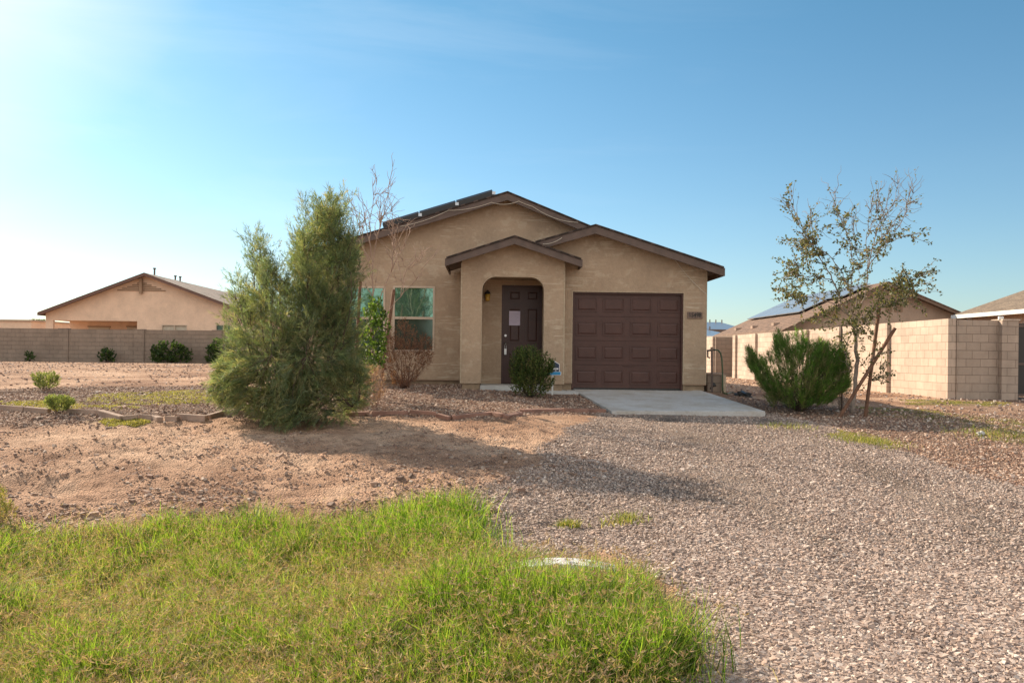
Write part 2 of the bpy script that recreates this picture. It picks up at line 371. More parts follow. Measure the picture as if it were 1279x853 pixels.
# ------------------------------------------------------------------ gravel and clods (stuff)
def stones(name, x, y, size, cols, flat=.85, sink=.25, label=None):
    n = len(x); z = h(x, y)
    c = np.array([(a, b_, c_) for a in (-1,1) for b_ in (-1,1) for c_ in (-1,1)], float)*.5
    V = np.repeat(c[None], n, 0)*(1+rng.uniform(-.35, .35, (n, 8, 3)))
    V[:, :, 0] *= size[:, None]; V[:, :, 1] *= (size*rng.uniform(.55, .95, n))[:, None]; V[:, :, 2] *= (size*flat*rng.uniform(.5, 1, n))[:, None]
    ang = rng.uniform(0, math.tau, n); ti = rng.normal(0, .35, n); ca, sa = np.cos(ang), np.sin(ang)
    xx = V[:,:,0]; yy = V[:,:,1]; zz = V[:,:,2]
    ct, st = np.cos(ti)[:, None], np.sin(ti)[:, None]; xx, zz = xx*ct-zz*st, xx*st+zz*ct
    X_ = xx*ca[:, None]-yy*sa[:, None]; Y_ = xx*sa[:, None]+yy*ca[:, None]
    V = np.stack([X_+x[:, None], Y_+y[:, None], zz+(z+size*flat*(.5-sink)*.7)[:, None]], -1).reshape(-1, 3)
    q = np.array([(0,1,3,2),(4,6,7,5),(0,4,5,1),(2,3,7,6),(0,2,6,4),(1,5,7,3)])
    Fq = (np.arange(n)[:, None, None]*8+q[None]).reshape(-1, 4)
    o = bigmesh(name, V, Fq, M_STONE, np.repeat(cols, 8, 0), None, True); kind(o, 'stuff', label); return o
def scatter(poly, n, jit=.15, ypow=1.6, y0=None, y1=None, xmax=14):
    """points in a zone, density falling with distance (as seen from the road side)"""
    pa = np.array(poly); ys_ = np.clip(pa[:, 1], 2.8, 40); a0 = ys_.min() if y0 is None else y0; a1 = ys_.max() if y1 is None else y1
    u = rng.random(n*4); p = 1-ypow
    y = (a0**p+u*(a1**p-a0**p))**(1/p)
    x = rng.uniform(-1, 1, n*4)*np.minimum(xmax, .72*y+.8)
    k = soft(x, y, poly, jit) > rng.random(n*4)*.999
    k &= (y > 2.8)
    return x[k][:n], y[k][:n]
PALG = [(.40,.33,.29),(.34,.275,.24),(.46,.39,.35),(.28,.225,.20),(.50,.44,.40),(.38,.32,.29),(.33,.29,.275),(.42,.33,.28),(.22,.175,.155),(.58,.53,.49)]
PALR = [(.34,.22,.16),(.28,.18,.13),(.40,.29,.22),(.20,.12,.09),(.48,.38,.31),(.56,.48,.42),(.24,.17,.14)]
x, y = scatter(Z_DRIVE, 360000, ypow=1.9)
tr = vnoise(x, y, 1.3)+vnoise(x+5, y, .5)*.5-1.3*np.exp(-((x-(2.2+.06*y)-.1*vnoise(y, y, 1.5))/.26)**2)-1.3*np.exp(-((x-(3.9+.06*y))/.26)**2); k = rng.random(len(x)) < np.clip(.95+tr*.6, .12, 1)
x, y = x[k], y[k]
stones('gravel', x, y, np.clip(rng.lognormal(math.log(.0122), .33, len(x)), .007, .034)*(1+.02*y), pal(len(x), PALG, .12, True), label='grey pink crushed gravel of the sloping driveway')
x1, y1 = scatter(Z_YARDG, 24000, ypow=1.2, jit=.05); x2, y2 = scatter(Z_RIGHTG, 55000, ypow=1.7); x3, y3 = scatter(Z_LEFTG, 20000, ypow=1.2)
x = np.concatenate([x1, x2, x3]); y = np.concatenate([y1, y2, y3])
stones('garden_gravel', x, y, np.clip(rng.lognormal(math.log(.019), .33, len(x)), .01, .05), pal(len(x), PALR, .15, True), label='reddish brown gravel of the yard beds')
# clods and loose pebbles on the bare dirt
Z_DIRT = [(-12,6.8),(-.4,7.0),(1.2,9.5),(1.9,13.6),(-9,14.2),(-14,14.2)]
x, y = scatter(Z_DIRT, 42000, jit=.3, ypow=1.9)
k = (vnoise(x, y, .8)+vnoise(x+40, y, .25)*.7+.15*vnoise(x, y, 2.5)) > rng.uniform(-.7, 1.0, len(x)); x, y = x[k], y[k]
stones('dirt_clods', x, y, np.clip(rng.lognormal(math.log(.013), .55, len(x)), .005, .09), pal(len(x), [(.30,.19,.13),(.38,.25,.18),(.24,.15,.11),(.44,.31,.23),(.18,.12,.09),(.42,.33,.26)], .15), .7, label='loose dirt clods and pebbles on the bare slope')
x4 = rng.uniform(-22, 0, 5000); y4 = rng.uniform(16, 40, 5000); x5 = rng.uniform(6.5, 16, 6000); y5 = rng.uniform(12, 38, 6000)
x = np.concatenate([x4, x5]); y = np.concatenate([y4, y5]); k = vnoise(x, y, 2.) > rng.uniform(-1, .8, len(x)); x, y = x[k], y[k]
stones('far_pebbles', x, y, rng.uniform(.02, .06, len(x)), pal(len(x), PALR, .15), label='scattered pebbles on the far bare ground')
# ------------------------------------------------------------------ grass (stuff)
def blades(name, x, y, L, lean, W, cols, label, z=None, droop=.35, seeds=None):
    n = len(x); z = h(x, y)-.01; az = rng.uniform(0, math.tau, n); sx = np.stack([np.cos(az), np.sin(az), 0*az], 1)
    la = lean; lz = rng.uniform(0, math.tau, n); ld = np.stack([np.cos(lz), np.sin(lz), 0*lz], 1)
    p0 = np.stack([x, y, z], 1); up = np.array([0,0,1.])
    def at(t): return p0+up*(L*t*(1-droop*lean*t*t))[:, None]+ld*(L*la*t*t)[:, None]
    a, b_, c_ = at(.0), at(.5), at(1.); w = (W/2)[:, None]
    V = np.stack([a-sx*w, a+sx*w, b_+sx*w*.8, b_-sx*w*.8, c_+sx*w*.15, c_-sx*w*.15], 1).reshape(-1, 3)
    i = np.arange(n)[:, None]*6
    Fq = np.concatenate([i+np.array([[0,1,2,3]]), i+np.array([[3,2,4,5]])], 0)
    o = bigmesh(name, V, Fq, M_GRASS, np.repeat(cols, 6, 0)); kind(o, 'stuff', label)
    return c_
GREEN = [(.09,.18,.018),(.14,.26,.026),(.23,.39,.04),(.03,.065,.01),(.32,.44,.06),(.055,.12,.012)]; DRYG = [(.38,.25,.13),(.30,.20,.10),(.52,.40,.24),(.34,.29,.11),(.22,.14,.08),(.60,.50,.32)]
n = 640000
y = (2.8**-.35+rng.random(n)*(8.6**-.35-2.8**-.35))**(1/-.35); x = rng.uniform(-1, 1, n)*(.68*y+.5)
st_ = np.abs(rng.normal(0, .09, n)); k = inpoly(x+vnoise(x, y, .35)*.2+vnoise(x, y+9, .12)*.12+rng.normal(0, 1, n)*st_, y+vnoise(x, y+4, .35)*.22+vnoise(x+7, y+9, .12)*.12+rng.normal(0, 1, n)*st_, Z_GRASS[0]); x, y = x[k], y[k]
cl = vnoise(x, y, .55)*.6+vnoise(x+3, y+1, .16)*.6
k = rng.random(len(x)) < np.clip(.75+cl*.7, .12, 1); x, y, cl = x[k], y[k], cl[k]
# how lush: the right-hand mound and the far rim are fresh green, the middle left is dry and tangled
q1 = G(700, 800); q2 = G(540, 650)
lush = np.clip(.30+.9*np.exp(-(((x-q1.x)/1.0)**2+((y-q1.y)/1.1)**2))+.8*np.exp(-(((x-q2.x)/1.0)**2+((y-q2.y)/.8)**2))+vnoise(x+11, y, .7)*.45+vnoise(x+21, y+5, .2)*.3, .05, 1)
n = len(x); dry = rng.random(n) > .36+.52*lush
L = rng.uniform(.12, .31, n)*(.6+.7*lush+.25*cl); L[dry] *= rng.uniform(.85, 1.3, dry.sum())
L *= np.clip((8.9-y)/1.0, .5, 1); qc = P(700, 712, 5.6); L *= 1-.05*np.exp(-(((x-qc.x)/.42)**2+((y-5.45)/.35)**2)); L[(np.abs(x-qc.x) < .42) & (y > 5.62) & (y < 5.86)] *= .6
lean = rng.uniform(.1, .7, n); lean[dry] = rng.uniform(.4, 1.4, dry.sum())
cols = pal(n, GREEN, .2); cols[dry] = pal(dry.sum(), DRYG, .2); yl = rng.random(n) < .2; cols[yl] = cols[yl]*.5+np.array([.36,.40,.07])*.5
tips = blades('grass', x, y, L, lean, rng.uniform(.0035, .009, n)*np.where(dry, .6, 1), cols, 'tall unmown grass, green and straw coloured, in the roadside swale')
# seed heads: little stars of spikelets on thin stalks
k = rng.choice(len(x), 15000, replace=False); sx_, sy_2 = x[k], y[k]; n = len(k)
Ls = rng.uniform(.22, .38, n)*(.75+.35*lush[k]); ln = rng.uniform(.1, .6, n)
tp = blades('grass_seed_stalks', sx_, sy_2, Ls, ln, np.full(n, .003), pal(n, [(.40,.33,.15),(.30,.32,.10)], .2), 'straw coloured seed stalks standing in the grass')
pp = np.repeat(tp, 5, 0); dd_ = rng.normal(size=(len(pp), 3)); dd_[:, 2] = np.abs(dd_[:, 2])*.6+.2
o = leaves('grass_seed_heads', pp, dd_, rng.uniform(.02, .05, len(pp)), .0045, pal(len(pp), [(.38,.26,.16),(.46,.35,.21),(.28,.18,.11)], .2), M_DRY); kind(o, 'stuff', 'brownish seed heads on the tall grass')
# low weeds
for nm, polys, n, lab, cc in (('weeds', W1, 60000, 'low yellow green weeds creeping between the gravel beds', [(.26,.25,.07),(.34,.31,.09),(.16,.17,.05),(.36,.29,.14)]), ('ground_cover', W2, 26000, 'low green ground cover on the right of the driveway', [(.22,.23,.07),(.30,.27,.10),(.15,.16,.05),(.40,.30,.17)])):
    xs, ys = [], []
    for pl in polys:
        pa = np.array(pl); bx = rng.uniform(pa[:, 0].min()-.3, pa[:, 0].max()+.3, n); by = rng.uniform(pa[:, 1].min()-.3, pa[:, 1].max()+.3, n)
        k = (soft(bx, by, pl, .3) > .5) & (vnoise(bx, by, .3) > rng.uniform(-1, .7, n)); m_ = max(1500, n//len(polys)); xs.append(bx[k][:m_]); ys.append(by[k][:m_])
    x, y = np.concatenate(xs), np.concatenate(ys); n = len(x)
    print(nm, n)
    blades(nm, x, y, rng.uniform(.015, .05, n), rng.uniform(.3, 1.2, n), rng.uniform(.006, .012, n), pal(n, cc, .2), lab)
# tufts on the driveway
xs, ys = [], []
for px, py, r, c_ in ((710,655,.05,260),(782,650,.10,160),(1085,552,.25,900),(780,300+350,.06,90),(1250,545,.4,800),(985,535,.2,200)):
    q = G(px, py); xs.append(rng.normal(q.x, r, c_)); ys.append(rng.normal(q.y, r, c_))
x, y = np.concatenate(xs), np.concatenate(ys); n = len(x)
blades('driveway_weeds', x, y, rng.uniform(.04, .12, n), rng.uniform(.2, 1., n), rng.uniform(.005, .01, n), pal(n, [(.20,.24,.06),(.30,.30,.09),(.14,.17,.04),(.36,.29,.15)], .2), 'sparse green tufts growing through the driveway gravel')
print('grass ok')
# ------------------------------------------------------------------ paving
def slab(name, top, thick, m):
    n = len(top); vs = [tuple(p) for p in top]+[(p[0], p[1], p[2]-thick) for p in top]
    mb = MB(); mb.add(vs, [tuple(range(n)), tuple(range(2*n-1, n-1, -1))]+[(i, (i+1) % n, (i+1) % n+n, i+n) for i in range(n)])
    return mb.build(name, m, bevel=.008)
YL, YG, YP, YD = 20.1, 18.6, 18.3, 19.35
a = P(714, 485, 18.85); b_ = P(876, 487.5, 18.5); c = P(956, 513.5, 15.25); d = P(764, 513.2, 15.3)
e = Vector((b_.x-.35, 18.95, b_.z+.0)); f = Vector((a.x, 18.95, a.z))
m1 = a.lerp(d, .5); m2 = b_.lerp(c, .5)
M_SLAB, nt, b = mat('driveway_concrete'); v = coords(nt)
st3 = ramp(nt, noise(nt, v, 2.1, 7, .7), [(.42, (1,1,1)), (.62, (.80,.74,.66)), (.8, (.62,.52,.42))])
nt.links.new(mixc(nt, .9, mixc(nt, .6, ramp(nt, noise(nt, v, 1.2, 5), [(.3, (.48,.47,.45)), (.7, (.60,.59,.56))]), ramp(nt, noise(nt, v, 30, 4), [(.3, (.44,.42,.40)), (.7, (.60,.59,.57))])), st3, 'MULTIPLY'), b.inputs['Base Color']); b.inputs['Roughness'].default_value = .9; bump(nt, b, noise(nt, v, 150), .002)
s1 = slab('concrete_driveway', [f, a, m1, d, c, m2, b_, e], .16, M_SLAB); kind(s1, 'structure')
wz = P(621, 481, 17.8).z
def flat(px, py, z): 
    r_ = ray(px, py); t = (z-CZ)/r_[2]; return (r_[0]*t, r_[1]*t, z)
s2 = slab('front_path', [on(a_, b2_)+Vector((0,0,.035)) for a_, b2_ in ((600,483.5),(606,482),(706,486),(728,491),(722,492.8),(690,491.5),(655,489.3),(621,488.3))], .14, M_CONC); kind(s2, 'structure')
# ------------------------------------------------------------------ edging blocks
def edging(p0, p1, label, m, hgt=.075, w=.10, tilt=0):
    a, b_ = on(*p0), on(*p1); c = (a+b_)/2; d = (b_-a); L = max(.05, d.length-.012); 
    o = MB().box(-L/2, L/2, -w/2, w/2, -.06, hgt).build('edging_block', m, bevel=.012)
    o.location = c; o.rotation_euler = (random.uniform(-.08, .08)+tilt, -math.asin(d.z/d.length), math.atan2(d.y, d.x))
    tag(o, label, 'edging block', 'concrete edging blocks lining the yard beds')
for p0, p1, lab in (
 ((-60,511.5),(0,512),'edging block cut off by the left border of the picture'),
 ((0,512),(31,513),'long pale edging block at the left border of the picture'),
 ((31,513),(62,514),'pale edging block with the front spiky seedling beside it'),
 ((84,514),(125,517),'edging block just right of the front spiky seedling'),
 ((125,517),(153,524),'slanting edging block where the row steps down towards the road'),
 ((153,524),(173,523),'lowest short edging block beside the weed patch in front'),
 ((173,521),(192,521),'edging block rising back behind the lowest one'),
 ((193,521),(200,524),'tiny broken edging piece before the gap in the row'),
 ((207,523),(223,523.5),'short edging block right after the gap in the row'),
 ((223,521),(259,524),'broad pale edging block right of the gap above a small hollow'),
 ((260,521),(278,517),'edging block turning up towards the large feathery shrub'),
 ((278,517),(311,516.5),'long edging block left of the large feathery shrub'),
 ((311,517),(335,518),'edging block running in under the left side of the feathery shrub')):
    edging(p0, p1, lab, M_EDGE)
for p0, p1, lab, t in (
 ((432,518),(462,517.5),'reddish edging block coming out at the right of the feathery shrub',0),
 ((463,517.5),(510,516),'long reddish edging block near the small dead twig bush',0),
 ((511,515.5),(545,516),'reddish edging block in front of the window bed, with a light top',0),
 ((545,517),(562,518.5),'short reddish edging block sloping down before the longest one',0),
 ((564,518),(616,516.5),'longest reddish edging block below the solar path light',0),
 ((617,517),(629,519.5),'short dark red edging block next to the tilted one',0),
 ((631,521.5),(650,517.5),'tilted edging block kicked out of the row',.25),
 ((651,515),(701,515),'thin red edging block below the round shrub by the door',0),
 ((702,514.5),(735,515),'thin pale edging block second from the concrete driveway',0),
 ((736,514.8),(757,515),'last red edging block touching the concrete driveway',0)):
    edging(p0, p1, lab, M_EDGE2, tilt=t, hgt=.06)
edging((-20,491), (30,490), 'thin pale edging strip far back by the left border of the picture', M_EDGE, .04)
# ------------------------------------------------------------------ main house
HB = thing('stucco_house', 'tan stucco single storey house with brown gable roofs, arched porch and brown garage door', 'house', (1.5, 19, .85))
def roof(parent, pts, y0, y1, m_top, m_trim, th=.17, name='roof', over=.0, eaves=(1,1), ridge_y=None):
    """chevron roof: pts = [left eave, ridge, right eave] in XZ of the top surface"""
    n = len(pts)
    deck = [(p[0], p[1]-.035) for p in pts]+[(p[0], p[1]-.10) for p in reversed(pts)]
    r = MB().prism([(p[0], p[1]) for p in pts]+[(p[0], p[1]-.033) for p in reversed(pts)], y0-.03, y1).build(name, m_top, parent)
    MB().prism(deck, y0+.045, y1-.01).build('soffit', m_trim, r)
    MB().prism([(p[0], p[1]-.036) for p in pts]+[(p[0], p[1]-.036-th) for p in reversed(pts)], y0, y0+.042).build('rake_board', m_trim, r)
    for k, s in ((0, -1), (-1, 1)):
        if eaves[0 if k == 0 else 1]:
            p = pts[k]; MB().box(min(p[0], p[0]+s*.03), max(p[0], p[0]+s*.03), y0+.002, y1-.02, p[1]-.036-th, p[1]-.03).build('eave_board', m_trim, r)
    return r
Lm, Pk, Rm0 = XZ(366, 318.5, 19.75), XZ(634, 239, 19.75), XZ(745, 279.5, 19.75)
sl = (Rm0[1]-Pk[1])/(Rm0[0]-Pk[0]); Rg = XZ(904, 333, 18.25); Pg = XZ(744, 280, 18.25); Lg = XZ(668.5, 301.3, 18.25)
Rm = (Rg[0]-.02, Pk[1]+sl*(Rg[0]-.02-Pk[0])); 
gz_at = Pg[1]+(Rg[1]-Pg[1])*(Rm[0]-Pg[0])/(Rg[0]-Pg[0])
Rm = (Rm[0], min(Rm[1], gz_at+.0))
r1 = roof(HB, [Lm, Pk, Rm], 19.75, 34, M_SHING, M_TRIM)
r2 = roof(HB, [Lg, Pg, Rg], 18.25, 20.0, M_SHING, M_TRIM)
Lp, Pp, Rp = XZ(557.5, 321, 17.95), XZ(643, 294, 17.95), XZ(726, 322.5, 17.95)
r3 = roof(HB, [Lp, Pp, Rp], 17.95, 20.0, M_SHING, M_TRIM, th=.15)
def line(p, q, x): return p[1]+(q[1]-p[1])*(x-p[0])/(q[0]-p[0])
def under(pts, x, dz=.09):
    return (line(pts[0], pts[1], x) if x < pts[1][0] else line(pts[1], pts[2], x))-dz
xl = P(387, 333, YL).x; xr = P(883, 360, YG).x; zs = P(545, 474, YL).z
mainR = [Lm, Pk, Rm]; garR = [Lg, Pg, Rg]; porR = [Lp, Pp, Rp]
# windows
def rect(px0, py0, px1, py1, Y): 
    a, b_ = P(px0, py0, Y), P(px1, py1, Y); return (a.x, b_.x, b_.z, a.z)
WR = rect(491, 357, 542.5, 439.5, YL); WLx = rect(429, 357, 480.5, 439.5, YL)
xe = Pg[0]
wl = MB().prism([(xl, zs), (xe, zs), (xe, under(mainR, xe)), (Pk[0], Pk[1]-.09), (xl, under(mainR, xl))], YL, YL+.2,
   holes=[[(w[0], w[2]), (w[0], w[3]), (w[1], w[3]), (w[1], w[2])] for w in (WLx, WR)])
# body side and back walls
wl.box(xl+.001, xl+.2, YL+.201, 33.6, zs-.001, under(mainR, xl)+.03); wl.box(xr-.2, xr-.001, YG+.201, 33.6, zs-.001, under(garR, xr)+.02)
wl.box(xl+.21, xr-.21, 33.4, 33.59, zs, under(mainR, xl)+.02)
# garage front
GD = rect(715.5, 364.5, 852.5, 486, YG); xg0 = P(668, 400, YG).x; xg1 = ax1_ = P(679, 420, YP).x+.08; zq = P(640, 346, YP).z+.16
gd_pts = [(xg1, zs), (xg1, zq), (xg0, zq), (xg0, under(garR, xg0)), (Pg[0], Pg[1]-.09), (xr, under(garR, xr)), (xr, zs-.0), (GD[1], zs), (GD[1], GD[3]), (GD[0], GD[3]), (GD[0], zs)]
wl.prism(gd_pts, YG, YG+.2)
# porch front with the arch
px0, px1 = P(576, 400, YP).x, P(704.5, 400, YP).x; ax0, ax1 = P(601.6, 420, YP).x, P(679, 420, YP).x; az = P(640, 346, YP).z; ar = .30; zp = zs-.02
arc = [(ax0+ar-ar*math.cos(t), az-ar+ar*math.sin(t)) for t in np.linspace(0, math.pi/2, 9)]+[(ax1-ar+ar*math.sin(t), az-ar+ar*math.cos(t)) for t in np.linspace(0, math.pi/2, 9)]
# flatter crown of the arch
poly = [(px0, zp), (px0, under(porR, px0)), (Pp[0], Pp[1]-.09), (px1, under(porR, px1)), (px1, zp), (ax1, zp)]+arc[::-1]+[(ax0, zp)]
wl.prism(poly, YP, YP+.26)
wl.box(px0+.002, px0+.2, YP+.261, YL-.001, zp, under(porR, px0)); wl.box(px1-.2, px1-.002, YP+.261, YG-.001, zp, under(porR, px1))
# recess: side walls, back wall with the door hole, ceiling
DR = rect(627, 356, 679.5, 474.5, YD)
wl.box(ax0-.16, ax0-.02, YP+.262, YD, zp, az+.1); wl.box(ax1+.03, ax1+.2, YP+.262, YD, zp, az+.1)
wl.box(ax0-.16, ax1+.2, YP+.263, YD+.15, az+.04, az+.14)
wl.prism([(ax0-.16, zp-.04), (DR[0], zp-.04), (DR[0], DR[3]), (DR[1], DR[3]), (DR[1], zp-.04), (ax1+.25, zp-.04), (ax1+.25, az+.03), (ax0-.16, az+.03)], YD+.001, YD+.15)
wall = wl.build('wall', M_ST, HB)
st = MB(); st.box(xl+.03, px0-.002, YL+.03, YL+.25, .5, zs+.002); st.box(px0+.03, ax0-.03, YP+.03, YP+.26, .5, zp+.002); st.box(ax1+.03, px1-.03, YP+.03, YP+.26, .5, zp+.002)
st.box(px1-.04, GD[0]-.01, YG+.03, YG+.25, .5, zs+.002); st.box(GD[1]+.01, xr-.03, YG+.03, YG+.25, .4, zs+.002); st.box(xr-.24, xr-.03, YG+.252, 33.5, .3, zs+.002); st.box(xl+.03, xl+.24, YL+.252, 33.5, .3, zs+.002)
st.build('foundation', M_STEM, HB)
# weed screed lips: thin dark metal line under the stucco
for w_ in ((xl, px0, YL), (px1, GD[0], YG), (GD[1], xr, YG)): MB().box(w_[0], w_[1], w_[2]-.012, w_[2]+.02, zs-.022, zs-.002).build('weed_screed', M_LOUVRE, HB)
# worn corners; the lit sheen of the edges is also put into these pale strips
for x_ in (px0, px1): MB().box(x_-.014, x_+.014, YP-.006, YP-.0005, zp, under(porR, x_)-.1).build('corner_bead', M_BEAD, HB)
MB().prism([(GD[0]-.022, zs), (GD[0]-.022, GD[3]+.02), (GD[1]+.022, GD[3]+.02), (GD[1]+.022, zs), (GD[1], zs), (GD[1], GD[3]), (GD[0], GD[3]), (GD[0], zs)], YG-.006, YG-.0005).build('opening_bead', M_BEAD, HB)
MB().box(xr-.012, xr+.005, YG-.006, YG+.01, zs, under(garR, xr)-.1).build('corner_bead', M_BEAD, HB)
ab = MB(); arcO = [(ax0-.012, zp)]+[(ax0+ar-(ar+.012)*math.cos(t), az-ar+(ar+.012)*math.sin(t)) for t in np.linspace(0, math.pi/2, 9)]+[(ax1-ar+(ar+.012)*math.sin(t), az-ar+(ar+.012)*math.cos(t)) for t in np.linspace(0, math.pi/2, 9)]+[(ax1+.012, zp)]
ab.prism(arcO+[(ax1, zp)]+arc[::-1]+[(ax0, zp)], YP-.006, YP-.0005); ab.build('arch_bead', M_BEAD, HB)
# porch floor step
MB().box(ax0-.02, ax1+.03, YP-.0, YD+.2, .80, zp-.045).build('porch_floor', M_CONC, HB)
# front door
dw = DR[1]-DR[0]; dz0, dz1 = zp-.04, DR[3]
door = MB().box(DR[0]+.03, DR[1]-.03, YD+.055, YD+.10, dz0+.01, dz1-.03)
def raised(mb, x0, x1, z0, z1, y, rim=.028, d=.014):
    """a moulded raised panel: rim, groove and field"""
    mb.box(x0, x1, y-d, y-.0005, z0, z0+rim).box(x0, x1, y-d, y-.0005, z1-rim, z1).box(x0, x0+rim, y-d-.0007, y-.0007, z0+rim, z1-rim).box(x1-rim, x1, y-d-.0007, y-.0007, z0+rim, z1-rim)
    a, bb = rim+.018, rim+.045
    vs = [(x0+a, y-.001, z0+a), (x1-a, y-.001, z0+a), (x1-a, y-.001, z1-a), (x0+a, y-.001, z1-a), (x0+bb, y-d, z0+bb), (x1-bb, y-d, z0+bb), (x1-bb, y-d, z1-bb), (x0+bb, y-d, z1-bb)]
    mb.add(vs, [(0,1,5,4),(1,2,6,5),(2,3,7,6),(3,0,4,7),(4,5,6,7),(0,3,2,1)])
Hh = dz1-dz0-.03
for (a, bb) in ((.15, .46), (.56, .87)):
    for (c, d) in ((.045, .34), (.42, .79), (.85, .965)):
        raised(door, DR[0]+dw*a, DR[0]+dw*bb, dz0+Hh*c, dz0+Hh*d, YD+.055)
door = door.build('front_door', M_DOOR, HB)
MB().box(DR[0]-.0, DR[0]+.028, YD+.02, YD+.13, dz0, dz1).box(DR[1]-.028, DR[1], YD+.02, YD+.13, dz0, dz1).box(DR[0]+.028, DR[1]-.028, YD+.02, YD+.13, dz1-.028, dz1).build('door_frame', M_DOOR, door)
hx = DR[0]+.095
kn = MB().tube([(hx, YD+.055, dz0+Hh*.41), (hx, YD+.01, dz0+Hh*.41)], [.02, .026], 10).tube([(hx, YD+.01, dz0+Hh*.41), (hx, YD-.03, dz0+Hh*.41)], [.012, .03], 10); kn.build('handle', M_STEEL, door, True)
MB().tube([(hx, YD+.055, dz0+Hh*.495), (hx, YD+.02, dz0+Hh*.495)], .028, 12).build('deadbolt', M_STEEL, door)
lb = MB().box(hx-.025, hx+.025, YD-.035, YD+.02, dz0+Hh*.30, dz0+Hh*.36).tube([(hx-.017, YD-.01, dz0+Hh*.36), (hx-.017, YD-.01, dz0+Hh*.41), (hx+.017, YD-.01, dz0+Hh*.41), (hx+.017, YD-.01, dz0+Hh*.36)], .004, 6)
tag(lb.build('key_lockbox', M_STEEL), 'small grey key lockbox hanging from the handle of the brown front door', 'lockbox')
# garage door
gx0, gx1, gz0, gz1 = GD; gz0 = a_z = P(780, 486.2, YG+.12).z
gd = MB().box(gx0-.03, gx1+.03, YG+.10, YG+.14, gz0, gz1+.02); GH = (gz1-gz0)/4
gd.v = []; gd.f = []; gd.mi = []
for r_ in range(4):
    z0 = gz0+r_*GH; gd.box(gx0-.03, gx1+.03, YG+.10, YG+.14, z0+.004, z0+GH-.004)
    gd.box(gx0-.03, gx1+.03, YG+.115, YG+.139, z0-.0039 if r_ else z0, z0+.0039)
    for c_ in range(4):
        w = (gx1-gx0)/4; x0 = gx0+c_*w+w*.11+(.02 if c_ == 0 else 0); raised(gd, x0, x0+w*.78, z0+GH*.2, z0+GH*.80, YG+.10, .022, .013)
gdo = gd.build('garage_door', M_GDOOR, HB)
MB().box(gx0+.001, gx0+.035, YG+.03, YG+.09, gz0, gz1-.001).box(gx1-.035, gx1-.001, YG+.03, YG+.09, gz0, gz1-.001).box(gx0+.036, gx1-.036, YG+.03, YG+.09, gz1-.036, gz1-.001).build('door_trim', M_GDOOR, gdo)
MB().box(gx0+.04, gx1-.04, YG+.085, YG+.099, gz0-.005, gz0+.03).build('bottom_seal', M_BLACK, gdo)
MB().box((gx0+gx1)/2-.12+.03, (gx0+gx1)/2+.17, YG+.075, YG+.099, gz0+GH*.965, gz0+GH*1.0).build('pull_handle', M_GDOOR, gdo)
# windows
for w in (WLx, WR):
    x0, x1, z0, z1 = w; fr = MB(); t = .045; zm = (z0+z1)/2+.02
    fr.box(x0+.001, x0+t, YL-.012, YL+.08, z0+.001, z1-.001).box(x1-t, x1-.001, YL-.012, YL+.08, z0+.001, z1-.001).box(x0+t, x1-t, YL-.012, YL+.08, z1-t, z1-.001).box(x0+t, x1-t, YL-.012, YL+.08, z0+.001, z0+t).box(x0+t, x1-t, YL-.006, YL+.07, zm-.03, zm+.03)
    win = MB().box(x0+t, x1-t, YL+.035, YL+.04, zm+.03, z1-t).build('window', M_GLASS, HB)
    fr.build('frame', M_VINYL, win); MB().box(x0+t, x1-t, YL+.045, YL+.05, z0+t, zm-.03).build('lower_pane', M_GLASSD, win)
# solar array on the left slope, seen edge on
du = Vector((Pk[0]-Lm[0], 0, Pk[1]-Lm[1])); Ls = du.length; du.normalize(); nu = Vector((-du.z, 0, du.x))
a0 = P(478, 284, 19.75); t0 = (Vector((a0.x, 0, a0.z))-Vector((Lm[0], 0, Lm[1]))).dot(du); t1 = Ls-.32; npn = 3; PW = (t1-t0)/npn
for r_ in range(4):
    for k in range(npn):
        y0 = 19.95+r_*1.02; o_ = Vector((Lm[0], 0, Lm[1])); p = [o_+du*(t0+PW*k+.01)+nu*.14, o_+du*(t0+PW*(k+1)-.01)+nu*.14]
        q = [x_+nu*.04 for x_ in p]
        vs = [(p[0].x,y0,p[0].z),(p[1].x,y0,p[1].z),(q[1].x,y0,q[1].z),(q[0].x,y0,q[0].z)]; vs += [(x_, y0+1.0, z_) for x_, _, z_ in vs]
        pn = MB().add(vs, [(0,1,2,3),(7,6,5,4),(0,4,5,1),(1,5,6,2),(2,6,7,3),(3,7,4,0)]).build('solar_panel', M_PV, HB)
        if r_ == 0:
            c_ = o_+du*(t0+PW*(k+.98)); cl = MB().box(c_.x-.04, c_.x+.04, y0-.05, y0-.002, c_.z+.05, c_.z+.12).build('clamp', M_STEEL, pn)
        o2 = o_+du*(t0+PW*(k+.5)); MB().bar(o_+du*(t0+PW*k)+nu*.07+Vector((0,y0+.3,0)), o_+du*(t0+PW*(k+1))+nu*.07+Vector((0,y0+.3,0)), .05, .1).build('rail', M_TRIM, pn)
# skirt board closing the gap below the front row
o_ = Vector((Lm[0], 0, Lm[1])); MB().bar(o_+du*t0+nu*.07+Vector((0,19.93,0)), o_+du*t1+nu*.07+Vector((0,19.93,0)), .02, .13).build('panel_skirt', M_BLACK, HB)
